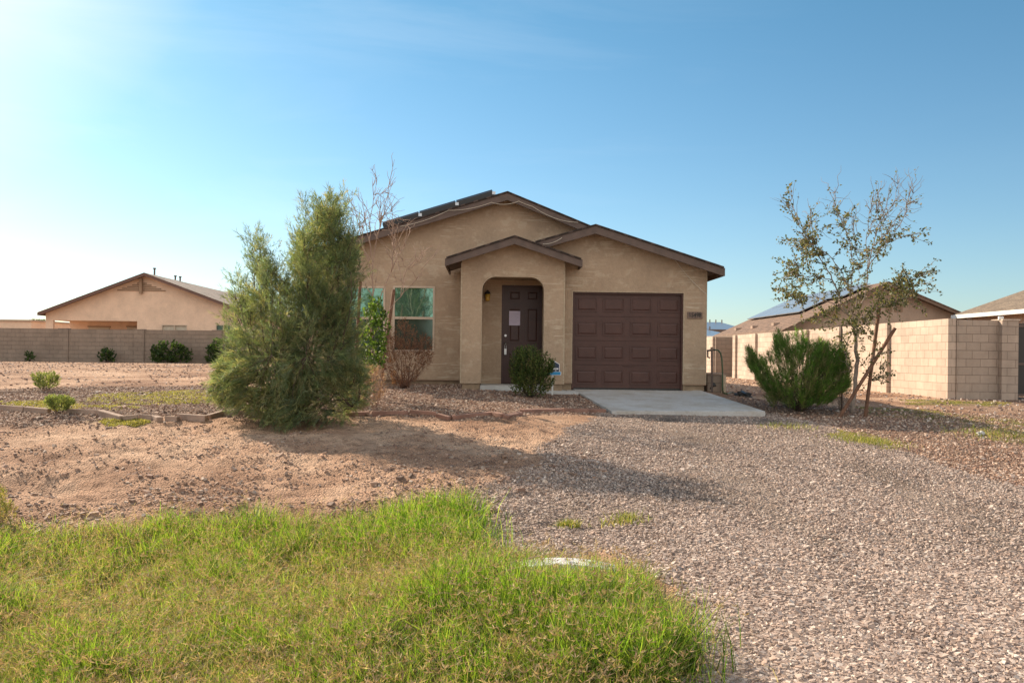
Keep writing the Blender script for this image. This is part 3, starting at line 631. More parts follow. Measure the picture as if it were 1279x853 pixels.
# porch light
lx, lz = XZ(609, 371, YD); lt = thing('porch_lantern', 'small black lantern with amber glass on the porch wall left of the front door', 'wall lamp', (lx, YD, lz))
MB().box(lx-.045, lx+.045, YD-.02, YD-.001, lz-.06, lz+.12).build('back_plate', M_BLACK, lt)
MB().tube([(lx, YD-.09, lz+.06), (lx, YD-.09, lz+.10), (lx, YD-.09, lz+.15)], [.075, .06, .015], 12).build('cap', M_BLACK, lt)
MB().tube([(lx, YD-.09, lz-.10), (lx, YD-.09, lz-.08), (lx, YD-.09, lz+.06)], [.035, .05, .06], 12).build('glass', M_AMBER, lt, True)
MB().box(lx-.012, lx+.012, YD-.09, YD-.02, lz+.08, lz+.10).build('bracket', M_BLACK, lt)
# notice on the door
nx0, nx1, nz0, nz1 = rect(636, 388.5, 649.5, 406.5, YD+.04)
tag(MB().box(nx0, nx1, YD+.037, YD+.0395, nz0, nz1).build('paper_notice', plain('lilac_paper', (.62,.55,.66), .8, .03)), 'pale printed sheet taped to the brown front door', 'notice')
nt_ = bpy.data.objects['paper_notice']; ln_ = MB()
for k in range(9): ln_.box(nx0+.025, nx1-.03-(.05 if k % 3 == 2 else 0), YD+.0355, YD+.0368, nz1-.06-k*.026, nz1-.056-k*.026)
ln_.build('print', plain('grey_ink', (.35,.32,.38), .8, .02), nt_)
# house number
def text(s, size, name, m, loc, parent, depth=.004, sx=1):
    cu = bpy.data.curves.new(name, 'FONT'); cu.body = s; cu.size = size; cu.extrude = depth; cu.align_x = 'CENTER'; cu.align_y = 'CENTER'; cu.offset = .0015
    t = bpy.data.objects.new(name, cu); COL.objects.link(t); bpy.context.view_layer.update()
    me = bpy.data.meshes.new_from_object(t.evaluated_get(bpy.context.evaluated_depsgraph_get())); bpy.data.objects.remove(t)
    me.transform(Matrix.Translation(loc) @ Matrix.Rotation(math.pi/2, 4, 'X') @ Matrix.Diagonal((sx, 1, 1, 1))); me.materials.clear()
    return link(name, me, m, parent)
q0, q1_, q2, q3 = rect(858.5, 389.5, 877, 398, YG)
pl = tag(MB().box(q0, q1_, YG-.022, YG-.001, q2, q3).build('house_number_plaque', plain('weathered_plaque', (.20,.14,.11), .8, .3, 20), bevel=.004), 'small weathered plaque reading 15498 on the wall right of the garage door', 'house number')
text('15498', .135, 'number', M_BLACK, ((q0+q1_)/2, YG-.026, (q2+q3)/2), pl, sx=.85)
# string-light cable
def cable(mb, pts, Y, sag=.0, n=14, r=.006):
    out = []
    for i in range(len(pts)-1):
        a, b_ = P(*pts[i], Y), P(*pts[i+1], Y)
        for k in range(n): t = k/n; out.append(a.lerp(b_, t)-Vector((0,0,sag*4*t*(1-t))))
    out.append(P(*pts[-1], Y)); mb.tube(out, r, 5)
cm = MB(); cable(cm, [(500,283),(560,263),(614,253)], 19.72, .05); cable(cm, [(614,253),(648,251.5)], 19.72, .06); cable(cm, [(648,251.5),(665,258)], 19.72, .01); cable(cm, [(665,258),(722,278)], 19.72, .09)
ca = cm.build('roof_cable', M_WIRE); tag(ca, 'thin pale cable drooping under the main gable edge', 'cable')
cm = MB(); cable(cm, [(678,305),(702,297)], 18.22, .04); cable(cm, [(702,298),(745,291),(838,321)], 18.40, .0); cable(cm, [(838,318),(882,367)], 18.57, .06)
tag(cm.build('garage_cable', M_WIRE), 'thin pale cable hanging from the garage gable down to the wall corner', 'cable')
print('house ok')
# ------------------------------------------------------------------ garden objects
q = on(583, 484); sp_ = thing('solar_path_light', 'small black solar path light in the gravel left of the porch', 'path light', q)
MB().tube([(q.x+.03, q.y, q.z-.05), (q.x-.005, q.y, q.z+.26)], .010, 6).build('stem', M_BLACK, sp_); MB().tube([(q.x-.005, q.y, q.z+.24), (q.x-.005, q.y, q.z+.31)], [.04, .05], 10).build('lens', M_DARK, sp_); MB().tube([(q.x-.005, q.y, q.z+.31), (q.x-.005, q.y, q.z+.345)], [.085, .06], 12).build('cap', M_BLACK, sp_)
# yard sign
sgY = 17.55; sg = thing('yard_sign', 'small navy and blue security yard sign on a white post beside the porch column', 'yard sign', P(690, 488, sgY))
M_NAVY = plain('navy_print', (.012,.03,.075), .4, .02); M_SKYB = plain('bright_blue_print', (.02,.28,.55), .4, .02); M_WP = plain('white_print', (.8,.8,.8), .5, .02)
p_ = P(690, 487, sgY); MB().box(p_.x-.018, p_.x+.018, sgY+.008, sgY+.02, p_.z-.1, p_.z+.42).build('post', M_WHITE, sg)
def SP(l, Y=None): return [XZ(x_, y_, sgY) for x_, y_ in l]
MB().prism(SP([(685.3,467),(685.3,453.5),(690.5,449.6),(699,454.6),(699,464),(701,464.3),(700.6,468.6),(684.3,468.6)]), sgY, sgY+.006).build('panel', M_WP, sg)
MB().prism(SP([(686.0,464),(686.0,453.8),(690.5,450.5),(698.3,455.1),(698.3,464)]), sgY-.003, sgY-.0005).build('navy_face', M_NAVY, sg)
MB().prism(SP([(684.6,464.4),(700.4,464.4),(700.1,468.2),(684.8,468.2)]), sgY-.003, sgY-.0005).build('blue_band', M_SKYB, sg)
sw = MB(); 
for r_, w_ in ((3.1, .9), (1.7, .6)):
    o1 = [(690.6+r_*math.cos(t), 456.2-r_*.8*math.sin(t)) for t in np.linspace(.4, 3.6, 9)]; o2_ = [(690.6+(r_-w_)*math.cos(t), 456.2-(r_-w_)*.8*math.sin(t)) for t in np.linspace(3.6, .4, 9)]
    sw.prism(SP(o1+o2_), sgY-.006, sgY-.0035)
sw.build('emblem', M_SKYB, sg)
tx = MB()
for a, bb, c, d in ((688.3,690.0,460.6,462.2),(691.0,692.2,459.5,461.6),(692.5,693.6,459.5,461.6),(693.9,695.1,459.5,461.6),(695.4,697.4,459.6,461.6),(693.0,695.0,462.3,463.1)):
    tx.prism(SP([(a,d),(a+.1,c),(bb,c),(bb,d)]), sgY-.006, sgY-.0035)
tx.build('lettering', M_WP, sg)
# standpipe and hose at the right corner of the house
Yq = 18.1; sp_ = thing('standpipe', 'brown water standpipe with a small tap beside the right corner of the house', 'standpipe', P(889, 488, Yq))
MB().tube([P(889.3, 490, Yq), P(889, 437, Yq)], .022, 8).build('pipe', M_TRIM, sp_)
MB().tube([P(883, 438, Yq), P(893, 437, Yq)], .02, 8).tube([P(884, 438, Yq), P(884, 446, Yq), P(886.5, 447, Yq)], .018, 8).build('tap', M_BLACK, sp_)
MB().tube([P(889, 437, Yq), P(889, 433.5, Yq)], [.03, .03], 8).build('vacuum_breaker', M_LOUVRE, sp_)
hp = [P(893, 437, Yq), P(897, 437.6, Yq), P(900, 441, Yq), P(901.5, 448, Yq), P(902.3, 460, Yq), P(902.5, 475, Yq), P(902.6, 487, Yq)]; gq = on(903, 492); hp += [Vector((gq.x, gq.y, gq.z+.03))]+[on(x_, y_)+Vector((0,0,.015)) for x_, y_ in ((908,492.5),(914,491),(922,492.5),(930,494))]
tag(MB().tube(hp, .017, 8).build('garden_hose', plain('green_hose', (.04,.075,.03), .5, .2)), 'dark green garden hose looping down from the standpipe to the ground', 'hose')
ub0, ub1, uz0, uz1 = rect(883.5, 466.5, 904.5, 491, 18.9); ub = thing('utility_box', 'low tan utility box behind the standpipe at the house corner', 'utility box', (ub0, 18.9, uz0))
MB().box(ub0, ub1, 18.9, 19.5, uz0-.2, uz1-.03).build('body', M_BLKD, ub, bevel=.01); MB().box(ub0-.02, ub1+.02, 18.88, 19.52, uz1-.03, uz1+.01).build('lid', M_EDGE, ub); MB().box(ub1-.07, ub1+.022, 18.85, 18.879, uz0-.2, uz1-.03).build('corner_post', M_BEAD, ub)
dk = MB(); dk.tube([P(887.5, 486, 18.6), P(890, 482, 18.6), P(893, 480, 18.6)], [.02, .035, .05], 8); tag(dk.build('hose_nozzle', M_BLACK, smooth=True), 'black hose nozzle leaning on the tan utility box', 'nozzle')
# crumpled dark bag on the ground
def lump(name, c, s, m, label, cat, k=1., seed=0):
    bm = bmesh.new(); bmesh.ops.create_icosphere(bm, subdivisions=3, radius=1); rr = random.Random(seed); off = [(rr.uniform(-9,9), rr.uniform(-9,9)) for _ in range(2)]
    for v_ in bm.verts:
        n_ = float(vnoise(v_.co.x*1.+off[0][0]+v_.co.z, v_.co.y+off[0][1], .55))*.3*k+float(vnoise(v_.co.x+v_.co.z*.7+off[1][0], v_.co.y-v_.co.z, .25))*.14*k
        v_.co *= 1+n_; v_.co = Vector((v_.co.x*s[0], v_.co.y*s[1], v_.co.z*s[2]))
    me = bpy.data.meshes.new(name); bm.to_mesh(me); bm.free(); o = link(name, me, m); o.location = c; return tag(o, label, cat)
q = on(929, 495.5); lump('plastic_bag', q+Vector((0,0,.04)), (.17,.12,.08), M_BLACK, 'crumpled black plastic bag on the ground left of the green shrub', 'bag', 1.6, 3)
q = on(1214, 491.5); lump('white_rock', q+Vector((0,0,.06)), (.06,.05,.12), M_WHITE, 'upright white rock in front of the frontal block wall', 'rock', 1, 5)
q = on(1225, 545); lump('pale_stone', q+Vector((0,0,.02)), (.06,.05,.05), M_CONC, 'small pale stone at the edge of the ground cover on the right', 'rock', 1, 6)
q = on(1112, 519); tag(MB().add([tuple(q+Vector(d_)) for d_ in ((-.2,-.06,.012),(.22,-.04,.02),(.2,.07,.018),(-.17,.06,.015))]+[tuple(q+Vector(d_)) for d_ in ((-.2,-.06,.0),(.22,-.04,.0),(.2,.07,.0),(-.17,.06,.0))], [(0,1,2,3),(7,6,5,4),(0,4,5,1),(1,5,6,2),(2,6,7,3),(3,7,4,0)]).build('loose_board', M_LOUVRE), 'flat loose board lying right of the young staked tree', 'board')
# white culvert rim in the grass and the dead stick leading to it
q0_ = P(630, 716, 5.9); q1_ = P(771, 714, 5.9); cu_ = MB(); pts = []; cx_ = (q0_.x+q1_.x)/2; hw = (q1_.x-q0_.x)/2; ztop = P(700, 702.5, 5.9).z; zlow = P(632, 716, 5.9).z
ring = [(cx_+hw*s_, ztop-(ztop-zlow)*.62*abs(s_)**2.2) for s_ in np.linspace(-1, 1, 25)]
cu_.prism(ring+[(cx_+hw+.03, zlow-.5), (cx_-hw-.03, zlow-.5)], 5.85, 6.05)
cl_ = thing('culvert_headwall', 'white arched concrete culvert rim half hidden in the roadside grass', 'culvert', (cx_, 5.9, gz(cx_, 5.9)))
cu_.build('headwall', plain('white_concrete', (.66,.66,.68), .8, .15, 20, bmp=.004), cl_, bevel=.015)
MB().tube([(cx_, 5.82, zlow-.26), (cx_, 5.849, zlow-.26)], [.20, .22], 24).build('pipe_mouth', M_DARK, cl_)
sk = MB(); sk.tube([P(532, 728, 5.55), P(565, 719.5, 5.6), P(600, 710, 5.65), P(640, 702, 5.72), P(690, 690, 5.85)], [.004, .006, .007, .006, .003], 5)
tag(sk.build('dry_stick', M_DEADW), 'long dry pale stick lying on the grass left of the culvert rim', 'stick')
# ------------------------------------------------------------------ block walls
def blockwall(name, label, p0, p1, z0, z1, m, pil, th=.2, pw=.42, pd=.1, step=None, pilz=.0, side=0):
    """wall from p0 to p1 (XY); pilasters at distances pil; local x along the wall"""
    p0, p1 = Vector((*p0, 0)), Vector((*p1, 0)); L = (p1-p0).length; ang = math.atan2(p1.y-p0.y, p1.x-p0.x)
    t = thing(name, label, 'block wall', (p0.x, p0.y, z0)); t.rotation_euler = (0, 0, ang)
    def ch(o): o.matrix_parent_inverse = Matrix.Identity(4); return o
    mb = MB(); mb.box(0, L, -th/2, th/2, -.4, z1-z0); o = mb.build('panel', m); o.parent = t
    for s_ in pil:
        o = MB().box(s_-pw/2, s_+pw/2, -th/2-pd, th/2+pd, -.4, z1-z0+pilz).build('pilaster', m, bevel=.006); o.parent = t
    return t
# long wall on the left
wy = 42.; xa = P(-260, 411, wy).x; xb = P(640, 411, wy).x; ztl = P(180, 412, wy).z
pil = [P(x_, 430, wy).x-xa for x_ in (-90, 80.5, 175, 272, 368, 460)]
blockwall('back_block_wall', 'long shaded grey brown block wall behind the left yard', (xa, wy), (xb, wy), 1.0, ztl, M_BLKD, pil, pw=.5, pd=.06, pilz=.03)
# side wall on the right, running away from the corner
Yc = 20.45; cxr = P(1189, 440, Yc).x; zt = P(1189, 398, Yc).z; zb = .62
farY = 38.5; cxf = P(918, 444, farY).x
Ls_ = math.hypot(cxf-cxr, farY-Yc)
def sdist(px):  # distance along the side wall of a picture column
    lo, hi = 0, Ls_
    for _ in range(40):
        m_ = (lo+hi)/2; X_ = cxr+(cxf-cxr)*m_/Ls_; Y_ = Yc+(farY-Yc)*m_/Ls_
        u = CX+F*(X_*cy_-Y_*sy_)/(X_*sy_+Y_*cy_)
        if u > px: lo = m_
        else: hi = m_
    return lo
pil = [sdist(x_) for x_ in (1111.5, 1051.5, 1010.5, 946.5, 921.5)]
blockwall('side_block_wall', 'sunlit tan block wall with pilasters running back on the right', (cxr, Yc), (cxf, farY), zb, zt, M_BLK, pil, pw=.40, pd=.09)
x1245 = P(1251, 440, Yc).x
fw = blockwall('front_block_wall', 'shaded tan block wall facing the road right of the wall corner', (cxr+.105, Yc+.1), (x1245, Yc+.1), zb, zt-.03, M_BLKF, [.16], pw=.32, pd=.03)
gp0, gp1 = P(1251.5, 440, Yc-.15).x, P(1272, 440, Yc-.15).x
gt = thing('gate_pillar', 'tan block pillar beside the dark gate at the right border', 'pillar', (gp0, Yc, zb)); MB().box(gp0, gp1, Yc-.15, Yc+.3, zb-.4, zt-.04).build('shaft', M_BLKF, gt); MB().box(gp0-.0, gp1+.03, Yc-.17, Yc+.32, zt-.039, zt+.0).build('cap', M_BLK, gt)
gg = thing('dark_gate', 'dark sheet metal gate cut off by the right border of the picture', 'gate', (gp1, Yc, zb)); MB().box(gp1+.04, gp1+1.6, Yc+.02, Yc+.05, zb+.1, zt-.1).build('sheet', M_BLACK, gg)
for z_ in (zb+.13, zb+.9, zt-.16): MB().box(gp1+.04, gp1+1.6, Yc-.01, Yc+.019, z_-.03, z_+.03).build('rail', M_TRIM, gg)
# step-back walls at the far end of the side wall
xj0, xj1 = P(893, 444, 40.6).x, P(918, 444, 40.6).x; zj = P(900, 421, 40.6).z
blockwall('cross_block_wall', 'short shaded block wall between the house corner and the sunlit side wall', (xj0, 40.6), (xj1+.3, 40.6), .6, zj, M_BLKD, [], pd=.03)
blockwall('far_block_wall', 'narrow sunlit strip of block wall right at the house corner', (xj0, 40.7), (xj0-.25, 58), .6, zj+.02, M_BLK, [])
# ------------------------------------------------------------------ neighbour house on the left
YN = 54.; NH = thing('peach_house', 'peach gabled house with a brown tile roof behind the left block wall', 'house', (P(182, 400, YN).x, YN, 1.0))
nl, npk, nr_ = XZ(47, 390, YN-.6), XZ(180, 340.5, YN-.6), XZ(322, 394, YN-.6)
r_ = roof(NH, [nl, npk, nr_], YN-.6, YN+22, M_TILE, plain('red_brown_fascia', (.15,.085,.065), .7), th=.16)
nR = [nl, npk, nr_]; xa_, xb_ = P(57, 400, YN).x, P(312, 400, YN).x; zg = 1.0
ra = rect(66.5, 400, 171, 430, YN)  # patio recess
zt_ = ra[3]; wm = MB()
wm.prism([(xa_, zg), (xa_, under(nR, xa_, .1)), (npk[0], npk[1]-.1), (xb_, under(nR, xb_, .1)), (xb_, zg), (ra[1], zg), (ra[1], zt_), (ra[0], zt_), (ra[0], zg)], YN, YN+.2,
   holes=[[(w[0], w[2]), (w[0], w[3]), (w[1], w[3]), (w[1], w[2])] for w in (rect(202,405.5,233.5,422,YN), rect(269.5,405.5,288.5,418,YN))])
xw = P(87, 400, YN+3).x
wm.box(xw, ra[1]+.2, YN+3, YN+3.2, zg, zt_+.3); wm.box(ra[1]+.01, ra[1]+.2, YN+.21, YN+2.99, zg, zt_+.3); wm.box(xb_-.2, xb_-.01, YN+.21, YN+20, zg, under(nR, xb_, .1)); wm.box(xw, xw+.2, YN+3.21, YN+20, zg, under(nR, xw, .1))
wm.box(xw+.2, xb_-.2, YN+19.8, YN+20, zg, zt_); wm.box(xa_+.01, ra[1]+.2, YN+.21, YN+2.99, zt_+.02, zt_+.1)
wm.build('wall', M_PEACH, NH)
vg = MB(); vz0, vz1 = P(176, 363.5, YN).z, P(178, 352.5, YN).z; vx0, vx1, vxm = P(147, 363, YN).x, P(207, 363, YN).x, P(177.5, 360, YN).x
for k in range(5):
    t = k/5; vg.box(vx0+(vxm-vx0)*t, vx1+(vxm-vx1)*t, YN-.06, YN-.005, vz0+(vz1-vz0)*t, vz0+(vz1-vz0)*(t+.11))
gv = vg.build('gable_vent', M_LOUVRE, NH); MB().box(vxm-.08, vxm+.08, YN-.28, YN-.061, vz0-.18, vz1+.22).build('bracket', M_LOUVRE, gv)
for rc, m_ in ((rect(202,405.5,233.5,422,YN), M_CURT), (rect(269.5,405.5,288.5,418,YN), M_GLASSD)):
    x0, x1, z0, z1 = rc; w_ = MB().box(x0+.05, x1-.05, YN+.09, YN+.11, z0, z1-.05).build('window', m_, NH)
    MB().box(x0, x0+.05, YN-.02, YN+.1, z0, z1).box(x1-.05, x1, YN-.02, YN+.1, z0, z1).box(x0+.05, x1-.05, YN-.02, YN+.1, z1-.05, z1).box((x0+x1)/2-.03, (x0+x1)/2+.03, YN-.02, YN+.089, z0, z1-.05).build('frame', M_VINYL, w_)
for a in ((111,408.5,137,420), (159,408.5,170,430)):
    x0, x1, z0, z1 = rect(*a, YN+3); w_ = MB().box(x0, x1, YN+2.96, YN+2.99, z0, z1).build('patio_window', M_CURT, NH); MB().box(x0-.06, x1+.06, YN+2.93, YN+2.999, z1, z1+.07).build('frame', M_LOUVRE, w_)
for x_, y_, yy in ((193, 342, YN+1.5), (219, 351, YN+5), (225, 352, YN+6)):
    q = P(x_, y_, yy); MB().tube([q-Vector((0,0,.4)), q+Vector((0,0,.30))], .06, 8).tube([q+Vector((0,0,.30)), q+Vector((0,0,.38))], .1, 8).build('vent_pipe', M_TRIM, NH)
# flat-roofed building at the left border
a_, b2, c_, d_ = rect(-120, 397.5, 39, 425, 60); FB = thing('flat_roof_building', 'low tan flat roofed building behind the block wall at the left border', 'building', ((a_+b2)/2, 60, 1))
MB().box(a_, b2, 60, 70, .8, d_-.12).build('wall', M_PEACH, FB); MB().box(a_-.1, b2+.1, 59.9, 70.1, d_-.119, d_).build('parapet', M_GREIGE, FB)
# ------------------------------------------------------------------ neighbour house on the right, solar panels on its roof
YR = 36.; RH = thing('solar_roof_house', 'tan house with solar panels on its brown roof behind the side wall', 'house', (P(1110, 400, YR).x, YR, .66))
rl, rp = XZ(977, 412, YR-.5), XZ(1110, 351.5, YR-.5); sR = (XZ(1194, 387, YR-.5)[1]-rp[1])/(XZ(1194, 387, YR-.5)[0]-rp[0]); rrx = rp[0]+(rp[0]-rl[0]); rr_ = (rrx, rp[1]+sR*(rrx-rp[0]))
roof(RH, [rl, rp, rr_], YR-.5, YR+10.5, M_TILE2, plain('tan_fascia', (.17,.11,.075), .7), th=.14)
rR = [rl, rp, rr_]; x0, x1 = rl[0]+.45, rr_[0]-.45
wm = MB().prism([(x0, .5), (x0, under(rR, x0, .1)), (rp[0], rp[1]-.1), (x1, under(rR, x1, .1)), (x1, .5)], YR, YR+.2); wm.box(x0, x0+.2, YR+.21, YR+10, .5, under(rR, x0, .1)); wm.box(x1-.2, x1, YR+.21, YR+10, .5, under(rR, x1, .1)); wm.box(x0+.21, x1-.21, YR+9.8, YR+10, .5, under(rR, x0, .1))
wm.build('wall', M_GREIGE, RH)
for a in ((1106.5,378,1114,389.5),(1117,378,1127,389.5)):
    a0_, a1_, a2_, a3_ = rect(*a, YR); w_ = MB(); n_ = 5
    for k in range(n_): w_.box(a0_, a1_, YR-.04, YR-.005, a2_+(a3_-a2_)*k/n_, a2_+(a3_-a2_)*(k+.8)/n_)
    w_.build('gable_louvre', M_LOUVRE, RH)
dv = Vector((rp[0]-rl[0], 0, rp[1]-rl[1])); LL = dv.length; dv.normalize(); nv = Vector((-dv.z, 0, dv.x)); o_ = Vector((rl[0], 0, rl[1]))
for i in range(6):
    for j in range(2):
        if (i, j) == (0, 0): continue
        y0 = YR+.6+i*1.55; s0 = LL*.38+j*LL*.29; p = [o_+dv*s0+nv*.1, o_+dv*(s0+LL*.28)+nv*.1]; q_ = [x_+nv*.04 for x_ in p]
        vs = [(p[0].x,y0,p[0].z),(p[1].x,y0,p[1].z),(q_[1].x,y0,q_[1].z),(q_[0].x,y0,q_[0].z)]; vs += [(x_, y0+1.5, z_) for x_, _, z_ in vs]
        MB().add(vs, [(0,1,2,3),(7,6,5,4),(0,4,5,1),(1,5,6,2),(2,6,7,3),(3,7,4,0)]).build('solar_panel', M_PVB, RH)
for y0, s0 in ((YR+2.2, .12), (YR+5, .10), (YR+7.6, .09)):
    q = o_+dv*LL*s0+nv*.02; MB().box(q.x, q.x+.3, y0, y0+.3, q.z+.0, q.z+.14).build('roof_vent', M_EDGE, RH)
# ------------------------------------------------------------------ hip-roofed house at the right border
YH = 34.; e0 = P(1190, 393.5, YH); e1 = P(1279, 362.5, YH); HP = (e1.z-e0.z)/(e1.x-e0.x)
EH = thing('olive_roof_house', 'house with olive brown gable roof and pale gutter at the right border', 'house', (e0.x+5, YH-5, .66))
er = [(e0.x, e0.z), (e0.x+5, e0.z+5*HP), (e0.x+10, e0.z)]
rf = roof(EH, er, YH-11, YH, M_TILE3, M_GREIGE, th=.1, eaves=(0, 0)); MB().box(e0.x-.08, e0.x-.001, YH-11, YH, e0.z-.16, e0.z-.01).build('gutter', M_WHITE, rf)
MB().box(e0.x+.5, e0.x+9.5, YH-10.5, YH-.5, .5, e0.z-.09).prism([(e0.x+.5, e0.z-.089), (e0.x+5, under(er, e0.x+5, .11)), (e0.x+9.5, e0.z-.089)], YH-10.5, YH-10.3).build('wall', M_GREIGE, EH)
q = P(1246, 397.5, Yc+.1); fl = thing('floodlight', 'small white floodlight on top of the frontal block wall', 'floodlight', q); MB().box(q.x-.06, q.x+.06, Yc-.06, Yc-.005, q.z-.05, q.z+.04).build('lamp_head', M_WHITE, fl, bevel=.01); MB().tube([(q.x, Yc+.02, q.z-.02), (q.x, Yc+.1, q.z-.1)], .015, 6).build('arm', M_WHITE, fl)
# two small far houses between the main house and the side wall
for nm, lab, x0_, x1_, yy, pk, ev, m_ in (('blue_roof_house', 'distant house with a pale blue solar roof just right of the main house', 862, 934, 70, 402.5, 411, M_PVB), ('white_gable_house', 'distant low house with a white gable below the blue roof', 850, 921, 58, 411.5, 419, M_PVB)):
    a, b_ = P(x0_, ev, yy), P(x1_, ev, yy); t = thing(nm, lab, 'house', ((a.x+b_.x)/2, yy, .8)); zz = P(900, pk, yy+4).z
    vs = [(a.x, yy, a.z), (b_.x, yy, a.z), (b_.x, yy+8, a.z), (a.x, yy+8, a.z), (a.x, yy+4, zz), (b_.x-1.2, yy+4, zz)]
    MB().add(vs, [(0,1,5,4),(1,2,5),(2,3,4,5),(3,0,4),(3,2,1,0)]).build('roof', m_, t); MB().box(a.x+.3, b_.x-.3, yy+.3, yy+7.7, .6, a.z-.01).build('wall', M_WHITE if nm[0] == 'w' else M_GREIGE, t); MB().box(a.x, b_.x, yy-.04, yy-.004, a.z-.3, a.z+.0).build('fascia', M_TRIM if nm[0] == 'b' else M_WHITE, t)
    for k in range(3): q = Vector((a.x+(b_.x-a.x)*(.55+.11*k), yy+3.9, zz)); MB().tube([q-Vector((0,0,.2)), q+Vector((0,0,.22))], .05, 6).build('vent_pipe', M_TRIM, t)
print('setting ok')
# ------------------------------------------------------------------ plants
def V3(p): return np.array(tuple(p), float)
def curve(p, q, n=6, wob=.05, lift=0):
    p, q = V3(p), V3(q); L = np.linalg.norm(q-p); t = np.linspace(0, 1, n)[:, None]; o = p+(q-p)*t; w = rng.normal(0, wob*L, (n, 3))*np.sin(t*math.pi); o = o+w; o[:, 2] += (lift*L*np.sin(t*math.pi))[:, 0]; return o
def inside_pts(poly, n, Y, depth, zmin=None, bias=None):
    """random points of a crown: picture outline at distance Y, thickness 'depth' swelling in the middle"""
    pa = np.array(poly, float); out = []
    xs = rng.uniform(pa[:, 0].min(), pa[:, 0].max(), n*5); ys = rng.uniform(pa[:, 1].min(), pa[:, 1].max(), n*5)
    sz = float(np.ptp(pa[:, 0])+np.ptp(pa[:, 1]))/2; g_ = min(1., sz/120)
    k = inpoly(xs+vnoise(xs, ys, 22*g_)*9*g_+vnoise(xs+70, ys, 8*g_)*5*g_, ys+vnoise(xs, ys+50, 22*g_)*9*g_+vnoise(xs, ys+9, 8*g_)*5*g_, poly)
    k &= (vnoise(xs, ys, 14*g_)*.6+vnoise(xs+31, ys+7, 30*g_)*.5 > rng.uniform(-1.0, .45, n*5)); xs, ys = xs[k][:n], ys[k][:n]
    # local half width of the outline
    cx = (pa[:, 0].min()+pa[:, 0].max())/2
    dep = depth*np.sqrt(rng.random(len(xs)))*rng.choice([-1, 1], len(xs))*np.clip(1-np.abs(xs-cx)/(pa[:, 0].max()-pa[:, 0].min())*1.3, .25, 1)
    o = np.array([tuple(P(a, b_, Y+c_)) for a, b_, c_ in zip(xs, ys, dep)])
    o[:, 0] *= 1; return o
def twigs(mb, pts, frm, rad=.004, n=4, frac=.12):
    for p in pts[rng.random(len(pts)) < frac]:
        s_ = V3(frm[rng.integers(0, len(frm))]); mb.tube([Vector(x_) for x_ in curve(s_, p, n, .05, .05)], [rad*2, rad*1.5, rad, rad*.5][:n] if n == 4 else rad, 4)
def sprays(name, pts, dirs, k, L, W, spread, cols, m, parent, along=.5, Wj=.3):
    """k thin leaves fanning off a short twig at every point"""
    n = len(pts); d = nrm(dirs); pp = np.repeat(pts, k, 0); dd = np.repeat(d, k, 0); t = rng.random((n*k, 1)); pp = pp+dd*t*along
    ld = nrm(dd+rng.normal(0, spread, (n*k, 3))); cc = np.clip(np.repeat(cols, k, 0)*(1+rng.normal(0, .15, (n*k, 1))), .003, 1)
    return leaves(name, pp, ld, rng.uniform(.6, 1.2, n*k)*L, W*rng.uniform(1-Wj, 1+Wj, n*k), cc, m, parent)
# --- large feathery shrub
Yb = 13.3; base = on(366, 523); Yb = base.y
SH = thing('feathery_shrub', 'large feathery grey green shrub with many stems in front of the left windows', 'shrub', base)
outl = [(266,497),(262,470),(272,448),(283,425),(290,395),(298,372),(308,350),(318,333),(330,308),(342,322),(348,370),(360,385),(370,345),(374,310),(380,285),(386,262),(394,246),(408,243),(420,250),(432,262),(430,285),(428,300),(434,318),(442,335),(450,360),(452,385),(448,400),(450,430),(462,452),(455,480),(458,505),(440,518),(405,526),(365,528),(332,524),(318,508),(300,500),(285,502)]
stems = [[(366,524),(340,480),(322,440),(312,400),(318,345),(328,305)], [(366,524),(318,495),(292,470),(276,450)], [(366,524),(352,470),(356,420),(366,385)], [(368,524),(384,470),(398,420),(402,350),(406,300),(404,262)], [(370,524),(400,480),(428,430),(438,380),(438,340)], [(370,524),(412,500),(440,480),(452,455)], [(362,524),(330,505),(300,492),(272,488)], [(368,524),(372,440),(388,380),(390,300),(384,280)], [(364,524),(330,470),(304,420),(292,385)], [(368,524),(400,500),(430,500),(448,500)], [(362,524),(335,500),(305,480),(290,448),(286,425)], [(362,524),(340,490),(322,470),(310,430),(300,380)], [(366,524),(350,500),(345,470),(330,430),(326,395)], [(370,524),(395,490),(415,450),(452,420),(462,395)], [(370,524),(384,480),(380,430),(395,400),(415,360)], [(370,524),(395,495),(420,470),(432,430)], [(370,524),(400,510),(425,515),(440,508)], [(362,524),(330,520),(310,500),(288,498)], [(402,350),(418,310),(430,290)], [(390,320),(378,305),(374,290)], [(368,524),(392,450),(420,400),(424,330),(420,285)], [(366,524),(345,450),(338,400),(340,370)]]
mb = MB(); allst = []
for i, s_ in enumerate(stems):
    dy = rng.uniform(-.7, .7); n_ = len(s_); pts = [P(a, b_, Yb+dy*(k/(n_-1))) for k, (a, b_) in enumerate(s_)]
    pts[0] = base+Vector((rng.uniform(-.12, .12), rng.uniform(-.1, .1), -.03)); fine = []
    for k in range(len(pts)-1):
        for t in np.linspace(0, 1, 5)[:-1]: fine.append(pts[k].lerp(pts[k+1], t)+Vector(rng.normal(0, .012, 3)))
    fine.append(pts[-1]); rad = list(np.linspace(.021, .004, len(fine))); mb.tube(fine, rad, 6); allst += fine[4:]
A = np.array([tuple(p) for p in allst])
outl = [(366+(a_-366)*.93, b_+(22 if b_ < 300 else 12 if b_ < 330 else 4 if b_ < 420 else 0)) for a_, b_ in outl]; pts = inside_pts(outl, 6800, Yb, .85)
